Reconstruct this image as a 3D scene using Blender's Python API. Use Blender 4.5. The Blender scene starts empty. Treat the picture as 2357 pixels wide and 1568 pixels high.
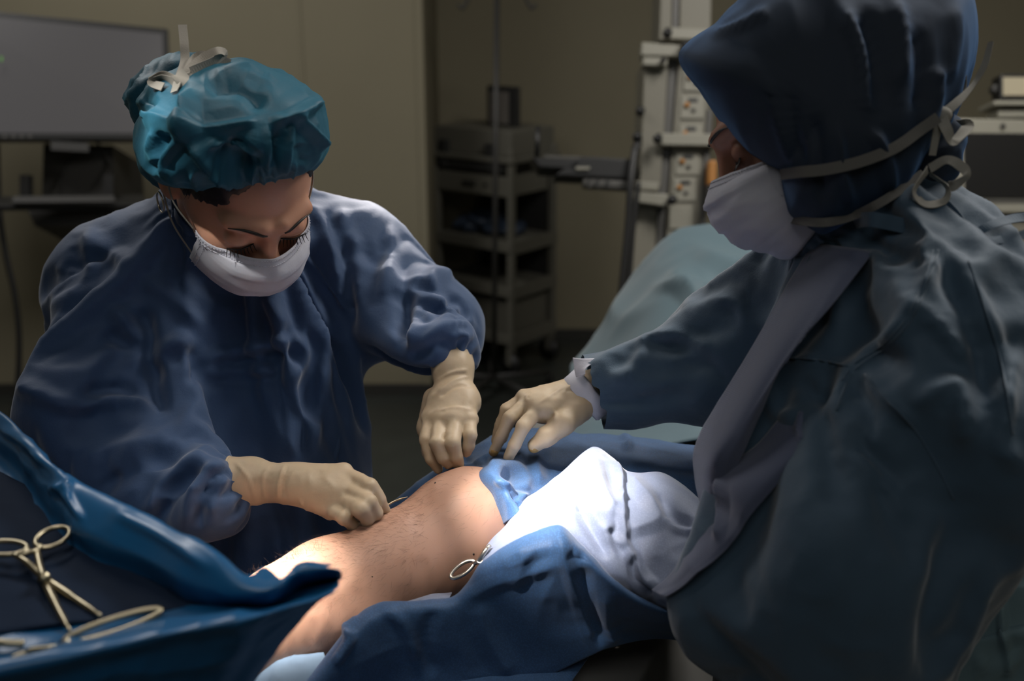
import bpy, math, random
import numpy as np
from mathutils import Vector, Matrix
from mathutils.bvhtree import BVHTree

random.seed(7)
rng = np.random.default_rng(7)
scene = bpy.context.scene
COL = scene.collection

# ------------------------------------------------------------------ camera
PW, PH, FPX = 2357.0, 1568.0, 2400.0
PITCH = math.radians(17.5)
CAM = np.array([0.0, 0.0, 1.55])
FW = np.array([0.0, math.cos(PITCH), -math.sin(PITCH)])
UP = np.array([0.0, math.sin(PITCH), math.cos(PITCH)])
RT = np.array([1.0, 0.0, 0.0])

cam_data = bpy.data.cameras.new('camera')
cam = bpy.data.objects.new('camera', cam_data)
COL.objects.link(cam)
cam.location = CAM
cam.rotation_euler = (math.pi / 2 - PITCH, 0, 0)
cam_data.sensor_width = 36.0
cam_data.lens = 36.0 * FPX / PW
cam_data.clip_start = 0.05
cam_data.dof.use_dof = True
cam_data.dof.focus_distance = 1.22
cam_data.dof.aperture_fstop = 3.2
scene.camera = cam

# ------------------------------------------------------------------ places in the room
def P(x, y, d):
    return CAM + d * (FW + RT * ((x - PW / 2) / FPX) + UP * ((PH / 2 - y) / FPX))
def ray(x, y):
    return FW + RT * ((x - PW / 2) / FPX) + UP * ((PH / 2 - y) / FPX)
def PZ(x, y, z):
    r = ray(x, y); return CAM + r * ((z - CAM[2]) / r[2])
def PY(x, y, yw):
    r = ray(x, y); return CAM + r * ((yw - CAM[1]) / r[1])
def cv(v):
    v = np.array(v, float); w = v[0] * RT - v[1] * UP + v[2] * FW
    return w / np.linalg.norm(w)
def project(V):
    q = V - CAM; d = q @ FW
    return PW / 2 + FPX * (q @ RT) / d, PH / 2 - FPX * (q @ UP) / d, d
def nrm(v):
    v = np.asarray(v, float); return v / max(np.linalg.norm(v), 1e-9)

# ------------------------------------------------------------------ world, lamps, exposure
world = bpy.data.worlds.new('world')
scene.world = world
world.use_nodes = True
world.node_tree.nodes['Background'].inputs[0].default_value = (0.02, 0.022, 0.025, 1)
world.node_tree.nodes['Background'].inputs[1].default_value = 1.0

def aim(o, target):
    d = Vector(target) - o.location
    o.rotation_euler = d.to_track_quat('-Z', 'Y').to_euler()

def area(name, loc, target, size, power, color):
    l = bpy.data.lights.new(name, 'AREA')
    l.shape = 'RECTANGLE'; l.size, l.size_y = size
    l.energy = power; l.color = color
    o = bpy.data.objects.new(name, l); COL.objects.link(o)
    o.location = loc; aim(o, target)
    return o

def spot(name, loc, target, angle, blend, power, color, radius=0.06):
    l = bpy.data.lights.new(name, 'SPOT')
    l.spot_size = math.radians(angle); l.spot_blend = blend
    l.energy = power; l.color = color; l.shadow_soft_size = radius
    o = bpy.data.objects.new(name, l); COL.objects.link(o)
    o.location = loc; aim(o, target)
    return o

area('ceiling_panel_left', (-1.5, 2.7, 2.86), (-1.4, 2.7, 0), (1.2, .6), 26, (1, .97, .94))
area('ceiling_panel_right', (1.25, 1.9, 2.86), (1.2, 1.8, 0), (1.2, .6), 48, (1, .96, .91))
area('added_fill_near', (.1, -.7, 2.86), (.1, -.5, 0), (1.8, 1.2), 10, (.97, .98, .97))  # added fill from the camera side to lift dark cloth, not a room fixture
spot('surgical_lamp_left', (-.75, .45, 2.45), P(1298, 1172, 1.16), 5.2, .5, 2000, (1, .93, .89), .06)
spot('surgical_lamp_shin', (-.75, .8, 2.45), P(615, 1325, 1.1), 5, .5, 900, (1, .90, .82), .04)
spot('surgical_lamp_rear', (.0, 3.2, 2.3), P(860, 480, 1.47), 5.0, .6, 450, (1, .92, .88), .06)
spot('added_spot_cap', (-.95, .5, 2.45), P(385, 310, 1.08), 3.6, .9, 330, (1, .97, .92), .04)  # added narrow spot for the bright cap patch, no lamp head of its own
spot('surgical_lamp_wide', (-.3, .75, 2.45), P(850, 1300, 1.2), 20, .9, 85, (1, .88, .78), .28)
spot('added_spot_sleeve', (.35, 2.3, 2.6), P(1560, 880, 1.28), 15, .8, 110, (1, .96, .92), .32)  # added weak spot brightening the far sleeve in place of bounced light


scene.view_settings.view_transform = 'Standard'
scene.view_settings.look = 'None'
scene.view_settings.exposure = 0.0
scene.view_settings.gamma = 1.0
scene.view_settings.use_curve_mapping = False

# ------------------------------------------------------------------ object helpers
def link_mesh(name, V, F, mat, parent=None, smooth=True, uv=None):
    me = bpy.data.meshes.new(name)
    V = np.asarray(V, dtype=np.float32)
    if isinstance(F, np.ndarray):
        n = F.shape[1]; m = len(F)
        me.vertices.add(len(V)); me.vertices.foreach_set('co', V.ravel())
        me.loops.add(m * n); me.loops.foreach_set('vertex_index', F.astype(np.int32).ravel())
        me.polygons.add(m)
        me.polygons.foreach_set('loop_start', np.arange(0, m * n, n, dtype=np.int32))
        me.update(calc_edges=True)
        me.validate()
    else:
        me.from_pydata([tuple(v) for v in V], [], [tuple(f) for f in F]); me.update()
    if smooth:
        me.polygons.foreach_set('use_smooth', np.ones(len(me.polygons), dtype=bool))
    if uv is not None:
        li = np.zeros(len(me.loops), dtype=np.int32); me.loops.foreach_get('vertex_index', li)
        ul = me.uv_layers.new(name='UVMap')
        ul.data.foreach_set('uv', np.asarray(uv, np.float32)[li].ravel())
    mats = mat if isinstance(mat, (list, tuple)) else [mat]
    for m_ in mats: me.materials.append(m_)
    o = bpy.data.objects.new(name, me); COL.objects.link(o)
    if parent is not None: adopt(o, parent)
    return o

def adopt(o, parent):
    o.parent = parent
    o.matrix_parent_inverse = Matrix.Translation(parent.location).inverted()

def tag(o, label, cat, group=None):
    o['label'] = label; o['category'] = cat
    if group: o['group'] = group
    return o

def thing(name, label, cat, loc, group=None):
    o = bpy.data.objects.new(name, None); COL.objects.link(o)
    o.location = tuple(loc); o.empty_display_size = 0.05
    return tag(o, label, cat, group)

def struct(o):
    o['kind'] = 'structure'; return o

def solid(o, t, offset=-1.0):
    m = o.modifiers.new('thickness', 'SOLIDIFY'); m.thickness = t; m.offset = offset
    return o
def bevel(o, w, seg=2):
    m = o.modifiers.new('bevel', 'BEVEL'); m.width = w; m.segments = seg; m.limit_method = 'ANGLE'
    return o

class MB:
    """collects simple solids and links them as one mesh"""
    def __init__(s): s.V = []; s.F = []
    def add(s, V, F):
        b = len(s.V); s.V += [tuple(v) for v in V]; s.F += [tuple(i + b for i in f) for f in F]; return s
    def box(s, o, a, b, c):
        o, a, b, c = map(np.asarray, (o, a, b, c))
        V = [o, o + a, o + a + b, o + b, o + c, o + a + c, o + a + b + c, o + b + c]
        if np.dot(np.cross(a, b), c) < 0:
            F = [(0, 1, 2, 3), (7, 6, 5, 4), (4, 5, 1, 0), (5, 6, 2, 1), (6, 7, 3, 2), (7, 4, 0, 3)]
        else:
            F = [(3, 2, 1, 0), (4, 5, 6, 7), (0, 1, 5, 4), (1, 2, 6, 5), (2, 3, 7, 6), (3, 0, 4, 7)]
        return s.add(V, F)
    def slab(s, q, t, back=None):
        q = [np.asarray(p) for p in q]
        n = nrm(np.cross(q[1] - q[0], q[3] - q[0]))
        if back is None: back = FW
        if np.dot(n, back) < 0: n = -n
        V = q + [p + n * t for p in q]
        F = [(0, 3, 2, 1), (4, 5, 6, 7), (0, 1, 5, 4), (1, 2, 6, 5), (2, 3, 7, 6), (3, 0, 4, 7)]
        return s.add(V, F)
    def tube(s, pts, r, n=10, closed=False, caps=True):
        pts = np.asarray(pts, float); m = len(pts)
        r = np.full(m, r) if np.isscalar(r) else np.asarray(r, float)
        T = np.zeros_like(pts)
        if closed: T = np.roll(pts, -1, 0) - np.roll(pts, 1, 0)
        else:
            T[1:-1] = pts[2:] - pts[:-2]; T[0] = pts[1] - pts[0]; T[-1] = pts[-1] - pts[-2]
        T /= np.maximum(np.linalg.norm(T, axis=1, keepdims=True), 1e-9)
        a = np.array([0, 0, 1.0]) if abs(T[0][2]) < .9 else np.array([1.0, 0, 0])
        u = nrm(np.cross(T[0], a)); V = []
        for i in range(m):
            u = nrm(u - T[i] * np.dot(u, T[i])); w = np.cross(T[i], u)
            for k in range(n):
                t = 2 * math.pi * k / n
                V.append(pts[i] + r[i] * (math.cos(t) * u + math.sin(t) * w))
        F = []
        for i in range(m if closed else m - 1):
            j = (i + 1) % m
            for k in range(n):
                l = (k + 1) % n
                F.append((i * n + k, i * n + l, j * n + l, j * n + k))
        if caps and not closed:
            F.append(tuple(range(n - 1, -1, -1))); F.append(tuple((m - 1) * n + k for k in range(n)))
        return s.add(V, F)
    def ball(s, c, r, nu=14, nv=8, ax=None):
        c = np.asarray(c, float); r = np.full(3, r) if np.isscalar(r) else np.asarray(r, float)
        ax = np.eye(3) if ax is None else np.asarray(ax)
        V = []; F = []
        for j in range(nv + 1):
            p = math.pi * j / nv
            for i in range(nu):
                t = 2 * math.pi * i / nu
                l = np.array([math.sin(p) * math.cos(t) * r[0], math.sin(p) * math.sin(t) * r[1], math.cos(p) * r[2]])
                V.append(c + l @ ax)
        for j in range(nv):
            for i in range(nu):
                k = (i + 1) % nu
                F.append((j * nu + i, (j + 1) * nu + i, (j + 1) * nu + k, j * nu + k))
        return s.add(V, F)
    def build(s, name, mat, parent=None, smooth=False):
        return link_mesh(name, s.V, s.F, mat, parent, smooth)

def spline(pts, n, closed=False):
    """Catmull-Rom through points of any dimension"""
    p = np.asarray(pts, float); m = len(p)
    if closed: q = np.vstack([p[-1:], p, p[:2]]); segs = m
    else: q = np.vstack([2 * p[0] - p[1], p, 2 * p[-1] - p[-2]]); segs = m - 1
    t = np.linspace(0, segs, n, endpoint=not closed)
    i = np.minimum(t.astype(int), segs - 1); f = (t - i)[:, None]
    a, b, c, d = q[i], q[i + 1], q[i + 2], q[i + 3]
    return .5 * (2 * b + (c - a) * f + (2 * a - 5 * b + 4 * c - d) * f ** 2 + (3 * b - a - 3 * c + d) * f ** 3)

# ------------------------------------------------------------------ noise and folds
def _hash(i, j, k, seed):
    h = (i * 374761393 + j * 668265263 + k * 2147483647 + seed * 974634777) & 0xffffffff
    h = ((h ^ (h >> 13)) * 1274126177) & 0xffffffff
    return ((h ^ (h >> 16)) & 0xffff) / 32767.5 - 1.0
def vnoise(Q, seed=0):
    f = np.floor(Q); i = f.astype(np.int64); t = Q - f; t = t * t * t * (t * (t * 6 - 15) + 10)
    r = 0
    for a in (0, 1):
        for b in (0, 1):
            for c in (0, 1):
                w = (t[:, 0] if a else 1 - t[:, 0]) * (t[:, 1] if b else 1 - t[:, 1]) * (t[:, 2] if c else 1 - t[:, 2])
                r = r + w * _hash(i[:, 0] + a, i[:, 1] + b, i[:, 2] + c, seed)
    return r
def ridged(V, scale, seed, stretch=(1, 1, 1)):
    """crumpled-sheet relief: flat facets meeting in creases"""
    Q = V * np.asarray(stretch) / scale
    w = np.stack([vnoise(Q * .6 + 9.1, seed + 5), vnoise(Q * .6 + 3.7, seed + 6), vnoise(Q * .6, seed + 7)], 1)
    a = 1 - 2.2 * np.abs(vnoise(Q + .5 * w, seed))
    b = 1 - 2.2 * np.abs(vnoise(Q * 2.1 + .5 * w + 11, seed + 1))
    return a + .4 * b

def vert_normals(V, F):
    T = V[F[:, 2]] - V[F[:, 0]]; S = V[F[:, 3 if F.shape[1] > 3 else 1]] - V[F[:, 1]] if F.shape[1] > 3 else V[F[:, 2]] - V[F[:, 1]]
    fn = np.cross(T, S); N = np.zeros_like(V)
    for k in range(F.shape[1]): 
        for c in range(3): N[:, c] += np.bincount(F[:, k], fn[:, c], len(V))
    return N / np.maximum(np.linalg.norm(N, axis=1, keepdims=True), 1e-12)

def laplace(V, F, it=1, lam=.5):
    n = F.shape[1]
    E = np.concatenate([np.stack([F[:, k], F[:, (k + 1) % n]], 1) for k in range(n)])
    E = np.concatenate([E, E[:, ::-1]])
    deg = np.maximum(np.bincount(E[:, 0], minlength=len(V)), 1)[:, None]
    for _ in range(it):
        A = np.stack([np.bincount(E[:, 0], V[E[:, 1], c], len(V)) for c in range(3)], 1) / deg
        V = V + lam * (A - V)
    return V

def polydist(x, y, pts):
    pts = np.asarray(pts, float); best = np.full(len(x), 1e9); tt = np.zeros(len(x))
    L = np.linalg.norm(np.diff(pts, axis=0), axis=1); tot = L.sum(); acc = 0
    for (a, b, l) in zip(pts[:-1], pts[1:], L):
        e = b - a; t = np.clip(((x - a[0]) * e[0] + (y - a[1]) * e[1]) / max(l * l, 1e-9), 0, 1)
        d = np.hypot(x - a[0] - t * e[0], y - a[1] - t * e[1])
        m = d < best; best[m] = d[m]; tt[m] = (acc + t[m] * l) / tot; acc += l
    return best, tt

def folds(V, N, lst, gate=.09, both=False):
    """raise ridges (amp > 0) or press valleys (amp < 0) along lines; amp in metres, width in photo px"""
    x, y, d = project(V)
    view = -(V - CAM); view /= np.linalg.norm(view, axis=1, keepdims=True)
    face = np.ones(len(V)) if both else np.clip((N * view).sum(1) * 3 + .3, 0, 1)
    out = np.zeros(len(V))
    for amp, w, pts in lst:
        p = spline(pts, max(6, 5 * (len(pts) - 1)))
        lo = p.min(0) - w; hi = p.max(0) + w
        m = (x > lo[0]) & (x < hi[0]) & (y > lo[1]) & (y < hi[1]) & (face > .05)
        if not m.any(): continue
        dist, t = polydist(x[m], y[m], p)
        near = dist < w
        if not near.any(): continue
        dm = d[m]; 
        d0 = np.percentile(dm[near], 10)
        g = np.clip(1.5 - np.abs(dm - d0) / gate, 0, 1)
        taper = np.clip(np.minimum(t, 1 - t) * 6 + .12, 0, 1)
        prof = np.clip(1 - dist / w, 0, 1) ** 1.1
        out[m] += amp * prof * g * taper * face[m]
    return V + N * out[:, None]

# ------------------------------------------------------------------ smooth solids from a distance field
def axis(lo, hi, h, fine=None, hf=None):
    if fine is None: return np.arange(lo, hi + h, h)
    a = np.arange(lo, fine[0], h); b = np.arange(fine[0], fine[1], hf); c = np.arange(fine[1], hi + h, h)
    return np.concatenate([a, b, c])

class Field:
    def __init__(s, xs, ys, zs):
        s.ax = (xs, ys, zs); s.D = np.full((len(xs), len(ys), len(zs)), .5, np.float32)
    @classmethod
    def around(cls, pts, pad, h):
        p = np.asarray(pts); lo = p.min(0) - pad; hi = p.max(0) + pad
        return cls(*[axis(lo[i], hi[i], h) for i in range(3)])
    def sub(s, lo, hi):
        sl = tuple(slice(max(np.searchsorted(s.ax[i], lo[i]) - 1, 0), np.searchsorted(s.ax[i], hi[i]) + 1) for i in range(3))
        g = np.meshgrid(*[s.ax[i][sl[i]] for i in range(3)], indexing='ij')
        return sl, np.stack(g, -1).astype(np.float32)
    def put(s, sl, d, k, op):
        a = s.D[sl]
        if op == 'u':
            h = np.clip(.5 + .5 * (a - d) / k, 0, 1); s.D[sl] = a + (d - a) * h - k * h * (1 - h)
        else:
            h = np.clip(.5 - .5 * (a + d) / k, 0, 1); s.D[sl] = a + (-d - a) * h + k * h * (1 - h)
    def caps(s, a, b, ra, rb, k=.01, op='u'):
        a = np.asarray(a, np.float32); b = np.asarray(b, np.float32); r = max(ra, rb) + 2 * k + .015
        sl, p = s.sub(np.minimum(a, b) - r, np.maximum(a, b) + r)
        e = b - a; t = np.clip(((p - a) @ e) / max(float(e @ e), 1e-9), 0, 1)
        d = np.linalg.norm(p - a - t[..., None] * e, axis=-1) - (ra + t * (rb - ra))
        s.put(sl, d, k, op); return s
    def chain(s, pts, rs, k=.01):
        for i in range(len(pts) - 1): s.caps(pts[i], pts[i + 1], rs[i], rs[i + 1], k)
        return s
    def ecaps(s, a, b, side, ra, rb, k=.02, op='u'):
        """tapering capsule of elliptic section; ra, rb = (half width along side, half depth)"""
        a = np.asarray(a, np.float32); b = np.asarray(b, np.float32); e = b - a; L = np.linalg.norm(e); e = e / L
        u = np.asarray(side, float); u = nrm(u - e * np.dot(u, e)); v = np.cross(e, u)
        r = max(*ra, *rb) + 2 * k + .015
        sl, p = s.sub(np.minimum(a, b) - r, np.maximum(a, b) + r); q = p - a
        w = q @ e.astype(np.float32); t = np.clip(w / L, 0, 1); o = w - t * L
        ru = ra[0] + t * (rb[0] - ra[0]); rv = ra[1] + t * (rb[1] - ra[1]); m = np.minimum(ru, rv)
        d = (np.sqrt(((q @ u.astype(np.float32)) / ru) ** 2 + ((q @ v.astype(np.float32)) / rv) ** 2 + (o / m) ** 2) - 1) * m
        s.put(sl, d, k, op); return s
    def ell(s, c, ax, rad, k=.01, op='u'):
        c = np.asarray(c, np.float32); R = max(rad) + 2 * k + .01
        sl, p = s.sub(c - R, c + R); q = (p - c) @ np.asarray(ax, np.float32).T; rad = np.asarray(rad, np.float32)
        k0 = np.linalg.norm(q / rad, axis=-1); k1 = np.linalg.norm(q / rad ** 2, axis=-1)
        d = np.where(k1 > 1e-6, k0 * (k0 - 1) / np.maximum(k1, 1e-6), -min(rad))
        s.put(sl, d, k, op); return s
    def mesh(s, smooth=1):
        D = s.D; xs, ys, zs = s.ax; ins = D < 0
        nx, ny, nz = D.shape
        cnt = np.zeros((nx - 1, ny - 1, nz - 1), np.int8)
        for i in (0, 1):
            for j in (0, 1):
                for k in (0, 1): cnt += ins[i:nx - 1 + i, j:ny - 1 + j, k:nz - 1 + k]
        act = (cnt > 0) & (cnt < 8); I, J, K = np.nonzero(act)
        idx = np.full(act.shape, -1, np.int32); idx[act] = np.arange(len(I))
        acc = np.zeros((len(I), 3)); n = np.zeros(len(I))
        cor = [(i, j, k) for i in (0, 1) for j in (0, 1) for k in (0, 1)]
        val = {c: D[I + c[0], J + c[1], K + c[2]] for c in cor}
        pos = {c: np.stack([xs[I + c[0]], ys[J + c[1]], zs[K + c[2]]], 1) for c in cor}
        for a in cor:
            for ax in range(3):
                if a[ax] == 0:
                    b = list(a); b[ax] = 1; b = tuple(b)
                    va, vb = val[a], val[b]; m = (va < 0) != (vb < 0)
                    t = (va[m] / (va[m] - vb[m]))[:, None]
                    acc[m] += pos[a][m] * (1 - t) + pos[b][m] * t; n[m] += 1
        V = acc / np.maximum(n, 1)[:, None]
        quads = []
        for ax in range(3):
            A = ins.take(range(0, D.shape[ax] - 1), ax); B = ins.take(range(1, D.shape[ax]), ax)
            o1, o2 = [q for q in range(3) if q != ax]
            cr = A != B
            i = np.array(np.nonzero(cr))
            keep = (i[o1] > 0) & (i[o2] > 0) & (i[o1] < D.shape[o1] - 1) & (i[o2] < D.shape[o2] - 1); i = i[:, keep]
            flip = A[tuple(i)]
            def cell(d1, d2):
                c = i.copy(); c[o1] += d1; c[o2] += d2; return idx[tuple(c)]
            q = np.stack([cell(-1, -1), cell(0, -1), cell(0, 0), cell(-1, 0)], 1)
            if ax == 1: flip = ~flip
            q[~flip] = q[~flip][:, ::-1]
            quads.append(q)
        F = np.concatenate(quads); F = F[(F >= 0).all(1)]
        V = laplace(V, F, smooth, .5)
        return V, F

def bvh_of(V, F): return BVHTree.FromPolygons([tuple(v) for v in V], [tuple(int(i) for i in f) for f in F])
def hit(bvh, x, y, off=0.0):
    r = nrm(ray(x, y)); loc, n, i, dist = bvh.ray_cast(Vector(CAM), Vector(r))
    if loc is None: return None
    return np.array(loc) - r * off

# ------------------------------------------------------------------ sheets and ribbons
def sheet(rows, nu, nv, fl=(), crumple=0, cs=.05, seed=1, stretch=(1, 1, 1), edge=0, gate=.12):
    """cloth through a grid of points (x, y, depth) -> V, F, uv in metres"""
    R = np.array([[P(*c) if len(c) == 3 else c[0] for c in r] for r in rows])
    A = np.stack([spline(r, nu) for r in R])                # rows x nu
    G = np.stack([spline(A[:, j], nv) for j in range(nu)], 1)   # nv x nu
    V = G.reshape(-1, 3)
    i, j = np.meshgrid(np.arange(nv - 1), np.arange(nu - 1), indexing='ij')
    F = np.stack([i * nu + j, i * nu + j + 1, (i + 1) * nu + j + 1, (i + 1) * nu + j], -1).reshape(-1, 4)
    N = vert_normals(V, F)
    c = V.mean(0)
    if (N.mean(0) @ (CAM - c)) < 0: F = F[:, ::-1]; N = -N
    du = np.concatenate([np.zeros((nv, 1)), np.cumsum(np.linalg.norm(np.diff(G, axis=1), axis=2), 1)], 1)
    dv = np.concatenate([np.zeros((1, nu)), np.cumsum(np.linalg.norm(np.diff(G, axis=0), axis=2), 0)], 0)
    uv = np.stack([du.mean(0)[None].repeat(nv, 0), dv.mean(1)[:, None].repeat(nu, 1)], -1).reshape(-1, 2)
    if crumple:
        V = V + N * (crumple * ridged(V, cs, seed, stretch))[:, None]
    if len(fl): V = folds(V, vert_normals(V, F), fl, gate)
    return V, F, uv

def ribbon(pts, width, thick=.0006, twist=None, n=None, ref=None):
    """flat tape along points (x, y, depth) or world points; returns V, F of a closed thin strip"""
    p = np.array([P(*q) for q in pts]) if ref is None else np.asarray(pts, float)
    n = n or 8 * len(p)
    c = spline(p, n); tw = np.zeros(n) if twist is None else spline(np.array(twist, float)[:, None], n)[:, 0]
    w = np.full(n, width) if np.isscalar(width) else spline(np.array(width, float)[:, None], n)[:, 0]
    T = np.gradient(c, axis=0); T /= np.linalg.norm(T, axis=1, keepdims=True)
    V = []
    for i in range(n):
        nn = nrm(CAM - c[i]) if ref is None else nrm(np.asarray(ref) - c[i])
        s = nrm(np.cross(T[i], nn)); m = np.cross(s, T[i])
        a = math.radians(tw[i]); s2 = s * math.cos(a) + m * math.sin(a); m2 = np.cross(s2, T[i])
        for (su, sm) in ((-1, 1), (1, 1), (1, -1), (-1, -1)):
            V.append(c[i] + s2 * su * w[i] / 2 + m2 * sm * thick / 2)
    F = []
    for i in range(n - 1):
        for k in range(4):
            l = (k + 1) % 4; F.append((i * 4 + k, i * 4 + l, i * 4 + 4 + l, i * 4 + 4 + k))
    F += [(3, 2, 1, 0), tuple((n - 1) * 4 + k for k in range(4))]
    return V, F

# ------------------------------------------------------------------ materials
def lin(c):
    return tuple(((v / 255) / 12.92 if v / 255 <= .04045 else ((v / 255 + .055) / 1.055) ** 2.4) for v in c) + (1,)

def material(name, color, rough=.6, metal=0, spec=.5, sheen=0, sheen_tint=(1, 1, 1), sss=0, emit=None, bump=(), vary=0, vscale=6, alpha=1, coat=0, trans=0):
    """color: linear rgb; bump: list of (kind, scale, strength, coords) layers"""
    m = bpy.data.materials.new(name); m.use_nodes = True
    nt = m.node_tree; b = nt.nodes['Principled BSDF']
    b.inputs['Base Color'].default_value = tuple(color[:3]) + (1,)
    b.inputs['Roughness'].default_value = rough; b.inputs['Metallic'].default_value = metal
    b.inputs['Specular IOR Level'].default_value = spec
    if sheen:
        b.inputs['Sheen Weight'].default_value = sheen; b.inputs['Sheen Roughness'].default_value = .5; b.inputs['Sheen Tint'].default_value = tuple(sheen_tint) + (1,)
    if sss:
        b.inputs['Subsurface Weight'].default_value = sss
        b.inputs['Subsurface Radius'].default_value = (.012, .005, .003); b.inputs['Subsurface Scale'].default_value = 1
    if coat: b.inputs['Coat Weight'].default_value = coat; b.inputs['Coat Roughness'].default_value = .25
    if trans: b.inputs['Transmission Weight'].default_value = trans
    b.inputs['Alpha'].default_value = alpha
    if emit:
        b.inputs['Emission Color'].default_value = tuple(emit[0][:3]) + (1,); b.inputs['Emission Strength'].default_value = emit[1]
    tc = nt.nodes.new('ShaderNodeTexCoord')
    if vary:
        nz = nt.nodes.new('ShaderNodeTexNoise'); nz.inputs['Scale'].default_value = vscale; nz.inputs['Detail'].default_value = 5
        nt.links.new(tc.outputs['Object'], nz.inputs['Vector'])
        mx = nt.nodes.new('ShaderNodeMix'); mx.data_type = 'RGBA'
        mx.inputs[6].default_value = tuple(min(1, c * (1 - vary)) for c in color[:3]) + (1,)
        mx.inputs[7].default_value = tuple(min(1, c * (1 + vary)) for c in color[:3]) + (1,)
        nt.links.new(nz.outputs['Fac'], mx.inputs[0]); nt.links.new(mx.outputs[2], b.inputs['Base Color'])
    prev = None
    for kind, scale, strength, coords in bump:
        if kind == 'noise':
            t = nt.nodes.new('ShaderNodeTexNoise'); t.inputs['Scale'].default_value = scale; t.inputs['Detail'].default_value = 4; out = t.outputs['Fac']
        elif kind == 'dots':
            t = nt.nodes.new('ShaderNodeTexVoronoi'); t.inputs['Scale'].default_value = scale; t.inputs['Randomness'].default_value = .25; out = t.outputs['Distance']
        elif kind == 'lines':
            t = nt.nodes.new('ShaderNodeTexWave'); t.inputs['Scale'].default_value = scale; t.inputs['Distortion'].default_value = .4; t.bands_direction = 'Y'; out = t.outputs['Fac']
        nt.links.new(tc.outputs[coords], t.inputs['Vector'])
        bp = nt.nodes.new('ShaderNodeBump'); bp.inputs['Strength'].default_value = strength; bp.inputs['Distance'].default_value = .001
        nt.links.new(out, bp.inputs['Height'])
        if prev: nt.links.new(prev.outputs['Normal'], bp.inputs['Normal'])
        prev = bp
    if prev: nt.links.new(prev.outputs['Normal'], b.inputs['Normal'])
    return m

def overlay_dots(m, scale, dark, coords='UV'):
    """woven dots of the sheet itself, a slightly different blue"""
    nt = m.node_tree; b = nt.nodes['Principled BSDF']
    v = nt.nodes.new('ShaderNodeTexVoronoi'); v.inputs['Scale'].default_value = scale; v.inputs['Randomness'].default_value = .55
    tc = nt.nodes.new('ShaderNodeTexCoord'); nt.links.new(tc.outputs[coords], v.inputs['Vector'])
    r = nt.nodes.new('ShaderNodeValToRGB'); r.color_ramp.elements[0].position = .28; r.color_ramp.elements[1].position = .5
    nt.links.new(v.outputs['Distance'], r.inputs['Fac'])
    mx = nt.nodes.new('ShaderNodeMix'); mx.data_type = 'RGBA'
    src = b.inputs['Base Color']
    if src.is_linked: nt.links.new(src.links[0].from_socket, mx.inputs[6])
    else: mx.inputs[6].default_value = src.default_value
    mx.inputs[7].default_value = tuple(c * dark for c in src.default_value[:3]) + (1,)
    nt.links.new(r.outputs['Color'], mx.inputs[0]); nt.links.new(mx.outputs[2], src)
    return m

M = {}
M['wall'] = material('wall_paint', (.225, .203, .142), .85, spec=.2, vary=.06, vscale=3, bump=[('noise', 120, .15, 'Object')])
M['wall_shaded'] = material('wall_paint_shaded', (.165, .148, .102), .85, spec=.2, vary=.06, vscale=3)  # same wall paint darkened, shade of the recess put into the colour
M['floor'] = material('vinyl_floor', (.032, .036, .032), .42, vary=.25, vscale=9)
M['ceiling'] = material('ceiling_paint', (.4, .38, .32), .9, spec=.1)
M['trim'] = material('dark_trim', (.03, .03, .027), .6)
M['gown'] = material('surgical_gown_cloth', (.026, .062, .145), .7, spec=.35, sheen=.28, bump=[('noise', 260, .25, 'Object'), ('noise', 900, .2, 'Object')])
M['gown_right'] = material('surgical_gown_cloth_grey_blue', (.036, .074, .118), .7, spec=.45, sheen=.35, bump=[('noise', 45, .5, 'Object'), ('noise', 130, .3, 'Object'), ('noise', 900, .25, 'Object')])
M['gown_lining'] = material('gown_lining_cloth', (.075, .09, .15), .65, spec=.35, sheen=.3, bump=[('lines', 170, .35, 'UV')])
M['cap'] = material("cap_cloth", (.014, .082, .13), .55, spec=.3, sheen=.1, sheen_tint=(.2, .8, 1), bump=[('noise', 300, .3, 'Object')])
M['hijab'] = material('navy_head_cloth', (.016, .024, .038), .8, spec=.4, sheen=.3, sheen_tint=(.12, .35, .8), bump=[('noise', 1200, .2, 'Object')])
M['mask'] = material('mask_cloth', (.5, .5, .56), .75, spec=.3, bump=[('noise', 500, .2, 'Object')])
M['ribbon'] = material('tie_tape', (.3, .285, .25), .8, spec=.3, bump=[('noise', 900, .3, 'Object')])
M['ribbon_shaded'] = material('tie_tape_shaded', (.13, .125, .115), .85, spec=.2)  # tie tape darkened, shade on the long straps put into the colour
M['skin'] = material('skin', (.56, .29, .19), .5, spec=.4, sss=.12, vary=.12, vscale=25, bump=[('noise', 700, .15, 'Object')])
M['skin_leg'] = material('skin_leg', (.46, .265, .185), .5, spec=.4, sss=.12, vary=.1, vscale=18, bump=[('noise', 900, .12, 'Object')])
M['skin_dark'] = material('skin_brown', (.36, .17, .11), .5, spec=.4, sss=.1, vary=.1, vscale=25)
M['hair'] = material('hair', (.014, .009, .007), .5)
M['leg_hair'] = material('leg_hair', (.05, .028, .018), .6)
M['glove'] = material('latex_glove', (.46, .36, .245), .48, spec=.4, sss=.1, vary=.07, vscale=30, bump=[('noise', 130, .3, 'Object')])
M['stain'] = material('iodine_stain', (.32, .2, .07), .5)
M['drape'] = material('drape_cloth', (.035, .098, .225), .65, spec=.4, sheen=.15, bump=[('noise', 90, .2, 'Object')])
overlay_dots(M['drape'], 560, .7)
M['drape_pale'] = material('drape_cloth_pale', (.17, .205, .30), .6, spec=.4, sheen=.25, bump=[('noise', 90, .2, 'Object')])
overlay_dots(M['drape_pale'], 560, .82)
M['drape_far'] = material('drape_cloth_far', (.085, .14, .165), .65, spec=.35, sheen=.2)
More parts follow.
